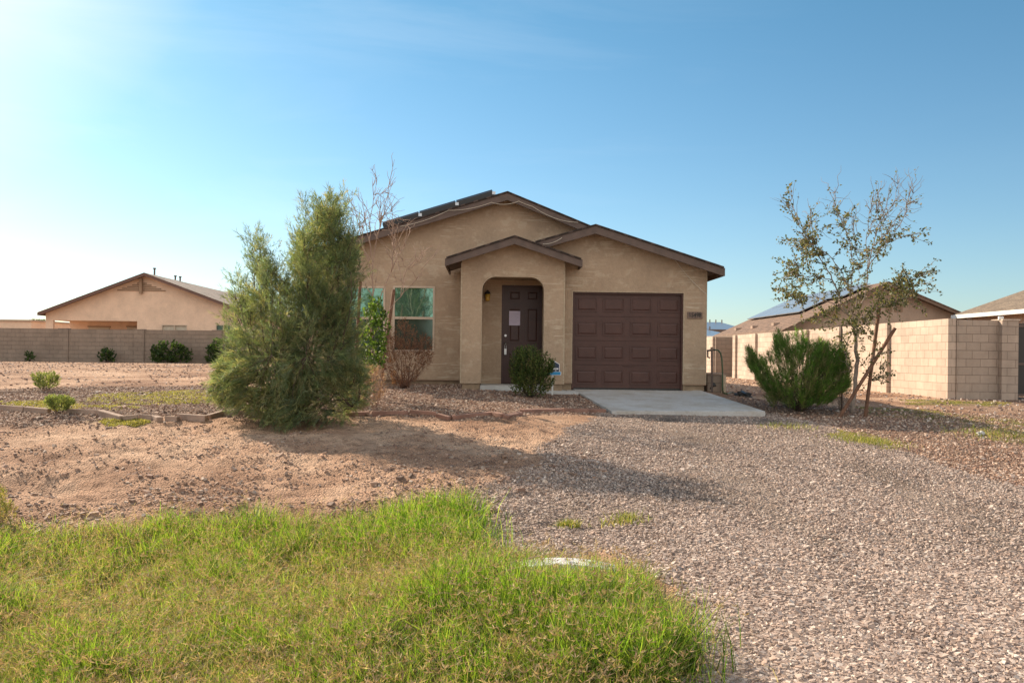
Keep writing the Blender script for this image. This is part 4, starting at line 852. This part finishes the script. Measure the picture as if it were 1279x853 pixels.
_hh = pts[:, 2]-base.z; pts = pts[(vnoise(pts[:, 0]*1.2, pts[:, 2]+pts[:, 1]*.7, .34) > rng.uniform(-.8, .6, len(pts))*np.clip(_hh/1.6, 0, 1)-.25+.30*np.clip(_hh/2, 0, 1))]
low = [(270,497),(268,470),(285,455),(310,450),(350,445),(400,450),(440,440),(456,470),(456,505),(440,518),(405,527),(365,529),(332,526),(318,512),(300,503),(285,502)]
pts = np.concatenate([pts, inside_pts(low, 1800, Yb-.45, .75)])
# feathery leaders standing out of the crown
ext = []
for i in rng.choice(np.nonzero(pts[:, 2]-base.z > 1.0)[0], 120, replace=False):
    dx_ = np.array([(pts[i][0]-base.x)*.35, rng.normal(0, .15), 1.]); dx_ = dx_/np.linalg.norm(dx_); L_ = rng.uniform(.2, .7); c_ = curve(pts[i], pts[i]+dx_*L_, 7, .04, .02)
    mb.tube([Vector(x_) for x_ in c_], list(np.linspace(.006, .002, 7)), 4); allst += [Vector(x_) for x_ in c_]; ext += [x_+rng.normal(0, .035, 3) for x_ in c_ for _ in range(3)]
A = np.array([tuple(p) for p in allst]); pts = np.concatenate([pts, np.array(ext)])
pts = pts[pts[:, 2] > h(pts[:, 0], pts[:, 1])+.03]
# direction: away from the nearest stem point, rising, tips drooping low down
dirs = np.zeros_like(pts)
for i in range(0, len(pts), 500):
    D = pts[i:i+500, None]-A[None]; j = np.argmin((D**2).sum(-1)+np.maximum(0, -(D[..., 2]))*.6, 1); dirs[i:i+500] = D[np.arange(len(j)), j]
far = np.linalg.norm(dirs, axis=1); kk = (far < .34+.16*vnoise(pts[:, 0]*1., pts[:, 2], .5)) | (pts[:, 2] < base.z+1.1); pts, dirs, far = pts[kk], dirs[kk], far[kk]
hgt = (pts[:, 2]-base.z)/3.5
dirs = nrm(dirs)+np.array([0,0,1.])*(.15+.9*hgt)[:, None]+np.array([0,0,-1.])*np.clip(.7-hgt*1.6, 0, .6)[:, None]*1.2
for i in rng.choice(len(pts), 700, replace=False):
    j = np.argmin(((A-pts[i])**2).sum(1)+np.maximum(0, A[:, 2]-pts[i][2])*.5); mb.tube([Vector(x_) for x_ in curve(A[j], pts[i], 4, .06, .06)], [.007, .005, .004, .002], 4)
cols = pal(len(pts), [(.14,.19,.095),(.18,.22,.11),(.11,.15,.08),(.23,.25,.12),(.16,.20,.13),(.28,.26,.14)], .2)
lit = np.clip(pts[:, 0]-base.x, -1, 1.2)[:, None]
mb.build('stem', M_BARK, SH, True)
sprays('foliage', pts, dirs, 21, .10, .0068, .45, cols, M_NEEDLE, SH, along=.20)
# --- bare tree beside it
q = on(462, 505); Yt = 16.2; q = Vector((P(468, 480, Yt).x, Yt, gz(P(468,480,Yt).x, Yt)))
BT = thing('bare_tree', 'leafless young tree with pale twigs rising past the left roof edge', 'tree', q)
mb = MB(); tips_ = []
def limb(pl, r0, r1, Y0, dy, side=6, depth=0, tw=5):
    n_ = len(pl); pts = [P(a, b_, Y0+dy*k/(n_-1)) for k, (a, b_) in enumerate(pl)]; fine = []
    for k in range(len(pts)-1):
        for t in np.linspace(0, 1, 5)[:-1]: fine.append(pts[k].lerp(pts[k+1], t)+Vector(rng.normal(0, .008, 3)))
    fine.append(pts[-1]); mb.tube(fine, list(np.linspace(r0, r1, len(fine))), 5)
    for k in range(tw):
        i = int(rng.integers(len(fine)//4, len(fine)-1)); t_ = (fine[i+1]-fine[i]).normalized(); dd_ = (t_+Vector(rng.normal(0, .45, 3))+Vector((0,0,.15))).normalized(); L_ = rng.uniform(.25, .8)
        c_ = curve(fine[i], fine[i]+dd_*L_, 5, .05, .05); mb.tube([Vector(x_) for x_ in c_], [r1*.9+.003, .006, .005, .004, .0025], 4)
        for _ in range(3):
            j = int(rng.integers(1, 4)); d2 = (dd_+Vector(rng.normal(0, .5, 3))).normalized(); c2 = curve(c_[j], c_[j]+V3(d2)*rng.uniform(.12, .4), 4, .05, .05); mb.tube([Vector(x_) for x_ in c2], [.005, .004, .0035, .0025], 4); tips_.append(c2)
for pl in ([(468,482),(466,440),(463,400),(466,360),(464,320),(458,280),(450,240)], [(464,340),(470,300),(480,265),(486,240)], [(465,350),(455,310),(446,275),(440,248)], [(466,390),(488,340),(500,315),(512,290)], [(466,420),(480,395),(500,370),(520,350),(536,322)], [(463,320),(462,280),(466,250),(470,225)], [(470,300),(478,270),(492,262)], [(500,370),(506,340),(520,330)], [(465,370),(452,350),(440,345)], [(488,340),(492,310),(490,290)], [(464,330),(449,300),(436,300),(430,290)]):
    limb(pl, .020 if pl[0][1] > 450 else .010, .003, Yt, float(rng.uniform(-.4, .4)), tw=7 if pl[0][1] < 400 else 4)
mb.build('branch', M_DEADW, BT, True)
# --- its two stakes
for p0, p1, lab in (((472,473),(492,362),'leaning brown wooden stake beside the leafless tree under the window'), ((442,480),(450,352),'upright brown wooden stake left of the leafless tree, half behind the feathery shrub')):
    a, b_ = P(*p0, 16.0), P(*p1, 16.3); a = Vector((a.x, a.y, gz(a.x, a.y)-.1)); tag(MB().tube([a, b_], .032, 8).build('tree_stake', M_WOOD), lab, 'stake')
# --- glossy leafy sapling between
def leafy(name, label, base, outl, Y, depth, n, k, L, W, cols, m, mstem, spread=.8, along=.12, dirup=.5, stems_=6, cat='shrub', r=.012, twf=.05, group=None):
    t = thing(name, label, cat, base, group); pts = inside_pts(outl, n, Y, depth); pts = pts[pts[:, 2] > h(pts[:, 0], pts[:, 1])+.01]; b0 = V3(base)
    mb = MB(); sel = rng.choice(len(pts), min(stems_, len(pts)), replace=False)
    mids = []
    for i in sel: c_ = curve(b0+rng.normal(0, .03, 3)*[1,1,0], pts[i], 6, .04, .04); mb.tube([Vector(x_) for x_ in c_], list(np.linspace(r, r*.3, 6)), 5); mids += list(c_[2:])
    mids = np.array(mids)
    for i in np.nonzero(rng.random(len(pts)) < twf)[0]:
        j = np.argmin(((mids-pts[i])**2).sum(1)); mb.tube([Vector(x_) for x_ in curve(mids[j], pts[i], 4, .05, .03)], [r*.35, r*.28, r*.2, r*.12], 4)
    mb.build('stem', mstem, t, True)
    d = nrm(pts-b0)*.9+np.array([0,0,dirup]); cc = pal(len(pts), cols, .12)
    if k: sprays('foliage', pts, d, k, L, W, spread, cc, m, t, along=along)
    return t
GRN = [(.07,.13,.025),(.10,.17,.03),(.05,.09,.02),(.14,.20,.04)]
bq = P(468, 492, 15.6); bq.z = gz(bq.x, bq.y)
leafy('leafy_sapling', 'glossy green leafy sapling between the feathery shrub and the leaning stake', bq, [(455,400),(462,378),(474,382),(480,400),(486,420),(482,440),(478,462),(462,470),(450,455),(448,425)], 15.6, .3, 250, 6, .075, .04, GRN, M_LEAF, M_GREYBARK, .9, .15, .3, 8, 'sapling')
bq = P(505, 488, 18.2); bq.z = gz(bq.x, bq.y)
leafy('dead_bush', 'rust brown dead bush standing under the right window', bq, [(478,480),(476,450),(482,425),(492,408),(505,404),(518,410),(530,425),(540,440),(536,455),(524,470),(512,484),(495,486)], 18.2, .6, 900, 7, .07, .009, [(.19,.09,.055),(.14,.065,.04),(.25,.13,.08)], M_DRY, M_RUST, .6, .15, .6, 22, 'bush', .009, .4)
bq = P(452, 516, 14.6); bq.z = gz(bq.x, bq.y)
leafy('twiggy_bush', 'low tangled bush of bleached reddish twigs at the right foot of the feathery shrub', bq, [(436,515),(440,480),(452,466),(468,462),(480,472),(482,490),(474,502),(462,513),(450,518)], 14.6, .45, 620, 5, .06, .006, [(.34,.20,.15),(.26,.14,.10),(.42,.28,.22)], M_DRY, M_DEADW, .7, .12, .6, 26, 'bush', .007, .6)
# --- round shrub by the door
bq = on(662, 496); bq.y = 17.0; bq = Vector((P(662, 495, 17.0).x, 17.0, gz(P(662,495,17.0).x, 17.0)))
leafy('round_shrub', 'rounded dark green shrub on the gravel in front of the front door', bq, [(642,480),(640,465),(644,452),(652,445),(664,443),(676,446),(686,452),(689,462),(687,476),(682,490),(674,497),(655,496),(646,490)], 17.0, .38, 1100, 9, .05, .018, [(.06,.095,.025),(.085,.13,.03),(.12,.15,.04),(.04,.065,.018),(.17,.16,.06)], M_LEAF, M_BARK, .7, .2, .8, 24)
# --- bright green broom-like shrub on the right
bq = Vector((P(998, 510, 16.1).x, 16.1, gz(P(998,510,16.1).x, 16.1)))
leafy('broom_shrub', 'bushy bright green shrub of upright stems left of the staked tree', bq, [(940,455),(938,448),(946,448),(957,455),(964,443),(971,436),(976,426),(982,425),(986,436),(996,432),(1008,427),(1022,433),(1034,436),(1046,448),(1052,462),(1056,480),(1052,496),(1042,504),(1030,511),(1005,513),(988,512),(968,508),(954,501),(944,490),(940,470)], 16.1, .75, 1700, 24, .12, .0075, [(.09,.19,.035),(.13,.25,.045),(.07,.14,.03),(.18,.28,.06),(.16,.19,.07),(.22,.20,.10)], M_NEEDLE, M_BARK, .42, .22, .8, 70, r=.010, twf=.3)
bq = Vector((P(1052, 505, 16.6).x, 16.6, gz(P(1052,505,16.6).x, 16.6)))
leafy('dry_brush', 'low greyish dry brush between the green shrub and the stakes', bq, [(1036,505),(1040,488),(1050,480),(1062,486),(1066,498),(1058,507)], 16.6, .3, 260, 4, .06, .006, [(.26,.19,.14),(.20,.14,.10)], M_DRY, M_GREYBARK, .7, .1, .5, 18, 'bush', .006, .5)
# --- young staked tree on the right
Yt = 15.6; tq = Vector((P(1068, 516, Yt).x, Yt, gz(P(1068,516,Yt).x, Yt))); YT = thing('young_tree', 'young slender tree with sparse olive leaves and bare top twigs, tied to stakes', 'tree', tq)
mb = MB(); lp = []; ld_ = []
tr_ = [(1064,516),(1068,490),(1070,450),(1068,420),(1065,402)]
def limb2(pl, r0, r1, dy, leaf=1., tw=8, Y0=Yt):
    n_ = len(pl); pts = [P(a, b_, Y0+dy*k/(n_-1)) for k, (a, b_) in enumerate(pl)]; fine = []
    for k in range(len(pts)-1):
        for t in np.linspace(0, 1, 6)[:-1]: fine.append(pts[k].lerp(pts[k+1], t)+Vector(rng.normal(0, .010, 3)))
    fine.append(pts[-1]); mb.tube(fine, list(np.linspace(r0, r1, len(fine))), 6)
    for k in range(tw):
        i = int(rng.integers(len(fine)//6, len(fine)-1)); t_ = (fine[i+1]-fine[i]).normalized(); dd_ = (t_*.8+Vector(rng.normal(0, .6, 3))).normalized(); L_ = rng.uniform(.2, .6)
        c_ = curve(fine[i], fine[i]+dd_*L_, 5, .06, .03); mb.tube([Vector(x_) for x_ in c_], [.006, .005, .004, .003, .002], 4)
        nl_ = int(rng.poisson(25*leaf)); tt = rng.uniform(0, 4, nl_); i0 = tt.astype(int); fr_ = (tt-i0)[:, None]; pp_ = c_[i0]*(1-fr_)+c_[np.minimum(i0+1, 4)]*fr_
        lp.append(pp_+rng.normal(0, .02, pp_.shape)); ld_.append(rng.normal(size=pp_.shape)+V3(dd_)*.7)
limb2(tr_, .045, .032, .0, 0, 0)
L2 = [([(1066,405),(1052,380),(1040,350),(1022,320),(1010,298),(992,272),(974,242)], .016, 1., 14), ([(1066,402),(1062,370),(1052,340),(1036,320),(1020,310),(998,290)], .012, 1., 12), ([(1066,402),(1080,370),(1084,335),(1090,305),(1098,280),(1106,260),(1112,236)], .014, .45, 9), ([(1084,335),(1100,310),(1112,300),(1128,296),(1146,292)], .009, 1., 9), ([(1066,405),(1090,385),(1106,362),(1120,352),(1140,348),(1152,340)], .013, 1.1, 14), ([(1066,400),(1050,385),(1024,372),(1000,370),(984,366)], .011, 1.1, 14), ([(1040,350),(1020,345),(1000,345),(984,335)], .008, 1., 11), ([(1062,370),(1066,330),(1060,300),(1050,270)], .010, .8, 10), ([(1066,404),(1086,390),(1110,378),(1130,374)], .010, 1.1, 11), ([(1084,340),(1082,300),(1094,270),(1100,245)], .008, .3, 7), ([(1060,300),(1048,270),(1044,262)], .006, .5, 5), ([(1090,310),(1116,280),(1132,255),(1140,245)], .007, .12, 8), ([(1112,300),(1130,270),(1136,240)], .006, .1, 7), ([(1066,408),(1058,400),(1040,398),(1022,392)], .008, 1.1, 9), ([(1068,406),(1072,420),(1078,404),(1090,400)], .006, 1., 8), ([(1066,404),(1070,380),(1072,350),(1074,320)], .009, .9, 9), ([(1022,320),(1004,316),(990,300)], .006, .5, 6), ([(1068,480),(1080,470),(1092,475),(1106,462)], .005, .6, 6), ([(1068,470),(1058,455),(1054,435),(1060,425)], .004, .6, 6), ([(1070,460),(1086,450),(1100,440)], .004, .5, 5), ([(1010,300),(1000,330),(985,345)], .006, .9, 8), ([(1120,352),(1135,360),(1144,368)], .006, 1., 8)]+[(q_, .005, .03, 7) for q_ in ([(1098,290),(1106,262),(1112,230)], [(1082,300),(1086,268),(1090,246)], [(1050,275),(1042,252),(1043,238)], [(1010,298),(994,268),(986,248)], [(1120,285),(1136,258),(1142,232)], [(1102,275),(1118,250),(1122,226)], [(1028,325),(1012,280),(1014,262)], [(1072,325),(1064,290),(1070,262)])]
for pl, r0, lf, tw in L2: limb2(pl, r0, .003, float(rng.uniform(-.8, .8)), lf, int(tw*1.9))
mb.build('trunk', M_GREYBARK, YT, True); lp = np.concatenate(lp); ld_ = np.concatenate(ld_)
leaves('foliage', lp, ld_, rng.uniform(.04, .075, len(lp)), rng.uniform(.026, .042, len(lp)), pal(len(lp), [(.10,.115,.05),(.13,.14,.06),(.07,.085,.035),(.17,.165,.08),(.22,.17,.09)], .2), M_LEAF, YT)
for p0, p1, lab, yy in (((1080,515),(1099,377),'steep brown wooden stake right of the young tree trunk',15.5), ((1044,513),(1118,410),'long slanting brown wooden stake crossing the young tree trunk',15.35), ((1052,500),(1051,407),'thin upright metal stake left of the young tree trunk',16.4)):
    a, b_ = P(*p0, yy), P(*p1, yy); a = Vector((a.x, a.y, gz(a.x, a.y)-.1)); tag(MB().tube([a, b_], .034 if 'metal' not in lab else .018, 8).build('tree_stake', M_WOOD if 'metal' not in lab else M_TRIM), lab, 'stake')
# --- spiky seedlings and wall shrubs
for px, py, w_, hh, lab in ((57,488,17,20,'spiky yellow green seedling further back on the left gravel'), (73,516,17,18,'spiky green seedling in front of the edging row')):
    b0 = on(px, py); leafy('spiky_seedling', lab, b0, [(px-w_,py-hh*.6),(px-w_*.6,py-hh),(px,py-hh*.95),(px+w_*.6,py-hh),(px+w_,py-hh*.6),(px+w_*.5,py-2),(px-w_*.5,py-2)], b0.y, .22, 260, 7, .07, .012, [(.20,.24,.08),(.27,.29,.10),(.14,.18,.06)], M_LEAF, M_BARK, .5, .06, .8, 10, 'seedling', .006, .3, 'spiky seedlings on the left gravel')
for px, py, w_, hh, n_, lab in ((37,452,4,9,40,'tiny dark weed at the foot of the left block wall'), (133,455,9,17,160,'small dark shrub against the left block wall below the gable'), (213,459,23,31,700,'largest leafy dark green shrub against the left block wall'), (275,458,15,32,420,'dark shrub by the wall partly behind the feathery shrub')):
    Yw = 41.2; b0 = P(px, py, Yw); b0.z = gz(b0.x, b0.y)
    leafy('wall_shrub', lab, b0, [(px-w_,py-hh*.3),(px-w_*.9,py-hh*.7),(px-w_*.3,py-hh),(px+w_*.4,py-hh*.9),(px+w_,py-hh*.5),(px+w_*.9,py-2),(px-w_*.9,py-1)], Yw, .5, n_//2, 7, .13, .07, [(.035,.065,.02),(.05,.09,.025),(.08,.12,.03)], M_LEAF, M_BARK, .9, .2, .4, 7, r=.02)
# weeds at the left picture edge in front of the grass
b0 = on(4, 655); leafy('verge_weed', 'dry yellowish weed clump at the left border above the grass', b0, [(-22,655),(-18,630),(-5,612),(8,618),(16,640),(18,656)], b0.y, .25, 240, 6, .05, .008, [(.36,.30,.10),(.22,.24,.06),(.42,.32,.16)], M_DRY, M_DEADW, .6, .08, .8, 14, 'weed', .003, .3)
# far palm and distant trees
pq = P(50, 411, 90); pm = thing('palm_tree', 'tiny distant palm top left of the peach house', 'palm tree', (pq.x, 90, .9)); MB().tube([(pq.x, 90, .8), (pq.x, 90, P(50,404,90).z)], [.25, .18], 8).build('trunk', M_BARK, pm)
top_ = V3(P(50, 404, 90)); n_ = 24; az_ = rng.uniform(0, math.tau, n_); fr_p = []; fr_d = []
for a in az_:
    d0 = np.array([math.cos(a), math.sin(a), rng.uniform(0, .9)]); c_ = top_+np.outer(np.linspace(0, 1, 10), d0)*1.1; c_[:, 2] -= np.linspace(0, 1, 10)**2*.8
    for x_ in c_[2:]:
        for _ in range(6): fr_p.append(x_); fr_d.append(d0*.6+rng.normal(0, .6, 3)+[0,0,-.3])
leaves('frond', np.array(fr_p), np.array(fr_d), .35, .06, pal(len(fr_p), [(.05,.08,.03),(.08,.11,.04)], .2), M_LEAF, pm)
print('plants ok')
# ------------------------------------------------------------------ light, sky, camera
EL, AZ = R(30), R(-45)      # azimuth from +Y towards +X
sd = Vector((math.sin(AZ)*math.cos(EL), math.cos(AZ)*math.cos(EL), math.sin(EL)))
sun = bpy.data.lights.new('sun', 'SUN'); sun.energy = 4.2; sun.angle = R(.55); sun.color = (1, .83, .64)
so = bpy.data.objects.new('sun', sun); COL.objects.link(so); so.rotation_euler = sd.to_track_quat('Z', 'Y').to_euler()
W = bpy.data.worlds.new('World'); S.world = W; W.use_nodes = True; nt = W.node_tree; bg = nt.nodes['Background']
sky = nt.nodes.new('ShaderNodeTexSky'); sky.sky_type = 'NISHITA'; sky.sun_disc = False; sky.sun_elevation = EL; sky.sun_rotation = AZ; sky.air_density = 1.0; sky.dust_density = .6; sky.ozone_density = 2.2; sky.altitude = 400
tc = nt.nodes.new('ShaderNodeTexCoord')
mp = nt.nodes.new('ShaderNodeMapping'); mp.inputs['Scale'].default_value = (1, 1, 5); nt.links.new(tc.outputs['Generated'], mp.inputs[0])
cn = nd(nt, 'ShaderNodeTexNoise', Scale=1.7, Detail=7, Roughness=.6, Distortion=.6); nt.links.new(mp.outputs[0], cn.inputs['Vector'])
cloud = ramp(nt, cn.outputs['Fac'], [(.5, (0,0,0)), (.8, (.6,.6,.6))])
# thin cloud is brightest towards the low sun
dt = nt.nodes.new('ShaderNodeVectorMath'); dt.operation = 'DOT_PRODUCT'; nt.links.new(tc.outputs['Generated'], dt.inputs[0]); dt.inputs[1].default_value = sd
near_sun = ramp(nt, dt.outputs['Value'], [(.45, (.06,.06,.06)), (.9, (.9,.9,.9))])
fac = mx(nt, 'MULTIPLY', cloud, near_sun)
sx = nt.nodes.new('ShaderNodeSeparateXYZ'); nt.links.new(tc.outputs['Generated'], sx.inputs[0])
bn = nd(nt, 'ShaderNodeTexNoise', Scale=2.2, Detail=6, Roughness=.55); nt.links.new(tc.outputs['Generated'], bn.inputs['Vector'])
back = mx(nt, 'MULTIPLY', ramp(nt, mx(nt, 'MULTIPLY', sx.outputs[1], -1), [(.12, (0,0,0)), (.35, (1,1,1))]), ramp(nt, bn.outputs['Fac'], [(.36, (0,0,0)), (.55, (1,1,1))]))  # unseen bright cloud bank behind the camera, added to fill the shaded front
tint = ramp(nt, sx.outputs[2], [(.0, (.93,.985,1.0)), (.14, (.84,1.02,1.03)), (.38, (.66,1.04,1.04))])
glow = mx(nt, 'MULTIPLY', ramp(nt, dt.outputs['Value'], [(.905, (0,0,0)), (.94, (.36,.36,.36)), (.97, (.8,.8,.8))]), mx(nt, 'ADD', .55, mx(nt, 'MULTIPLY', cn.outputs['Fac'], .8)))
c0 = mixc(nt, mx(nt, 'MINIMUM', glow, .92), mixc(nt, 1., sky.outputs[0], tint, 'MULTIPLY'), (8.4, 8.5, 8.5))
c1 = mixc(nt, mx(nt, 'MULTIPLY', fac, .3), c0, (9., 9.2, 9.6))
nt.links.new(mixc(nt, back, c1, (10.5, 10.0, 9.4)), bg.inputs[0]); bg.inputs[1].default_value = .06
cam = bpy.data.cameras.new('camera'); co = bpy.data.objects.new('camera', cam); COL.objects.link(co); S.camera = co
cam.sensor_fit = 'HORIZONTAL'; cam.sensor_width = 36; cam.lens = 36*F/1279; cam.shift_y = (HY-426.5)/1279; cam.clip_end = 6000; cam.clip_start = .05
fwd = Vector((sy_, cy_, 0)); rgt = Vector((cy_, -sy_, 0)); up = Vector((0,0,1)); cr, sr = math.cos(ROLL), math.sin(ROLL)
xr_ = rgt*cr+up*sr*1; yr_ = up*cr-rgt*sr
Mx = Matrix((xr_, yr_, -fwd)).transposed().to_4x4(); Mx.translation = Vector((0,0,CZ)); co.matrix_world = Mx
S.view_settings.view_transform = 'Standard'; S.view_settings.look = 'None'; S.view_settings.exposure = 1.17; S.view_settings.gamma = 1
S.render.engine = 'CYCLES'; S.cycles.use_denoising = True; S.cycles.max_bounces = 8; S.cycles.transparent_max_bounces = 8; S.render.use_persistent_data = False
print('all ok')
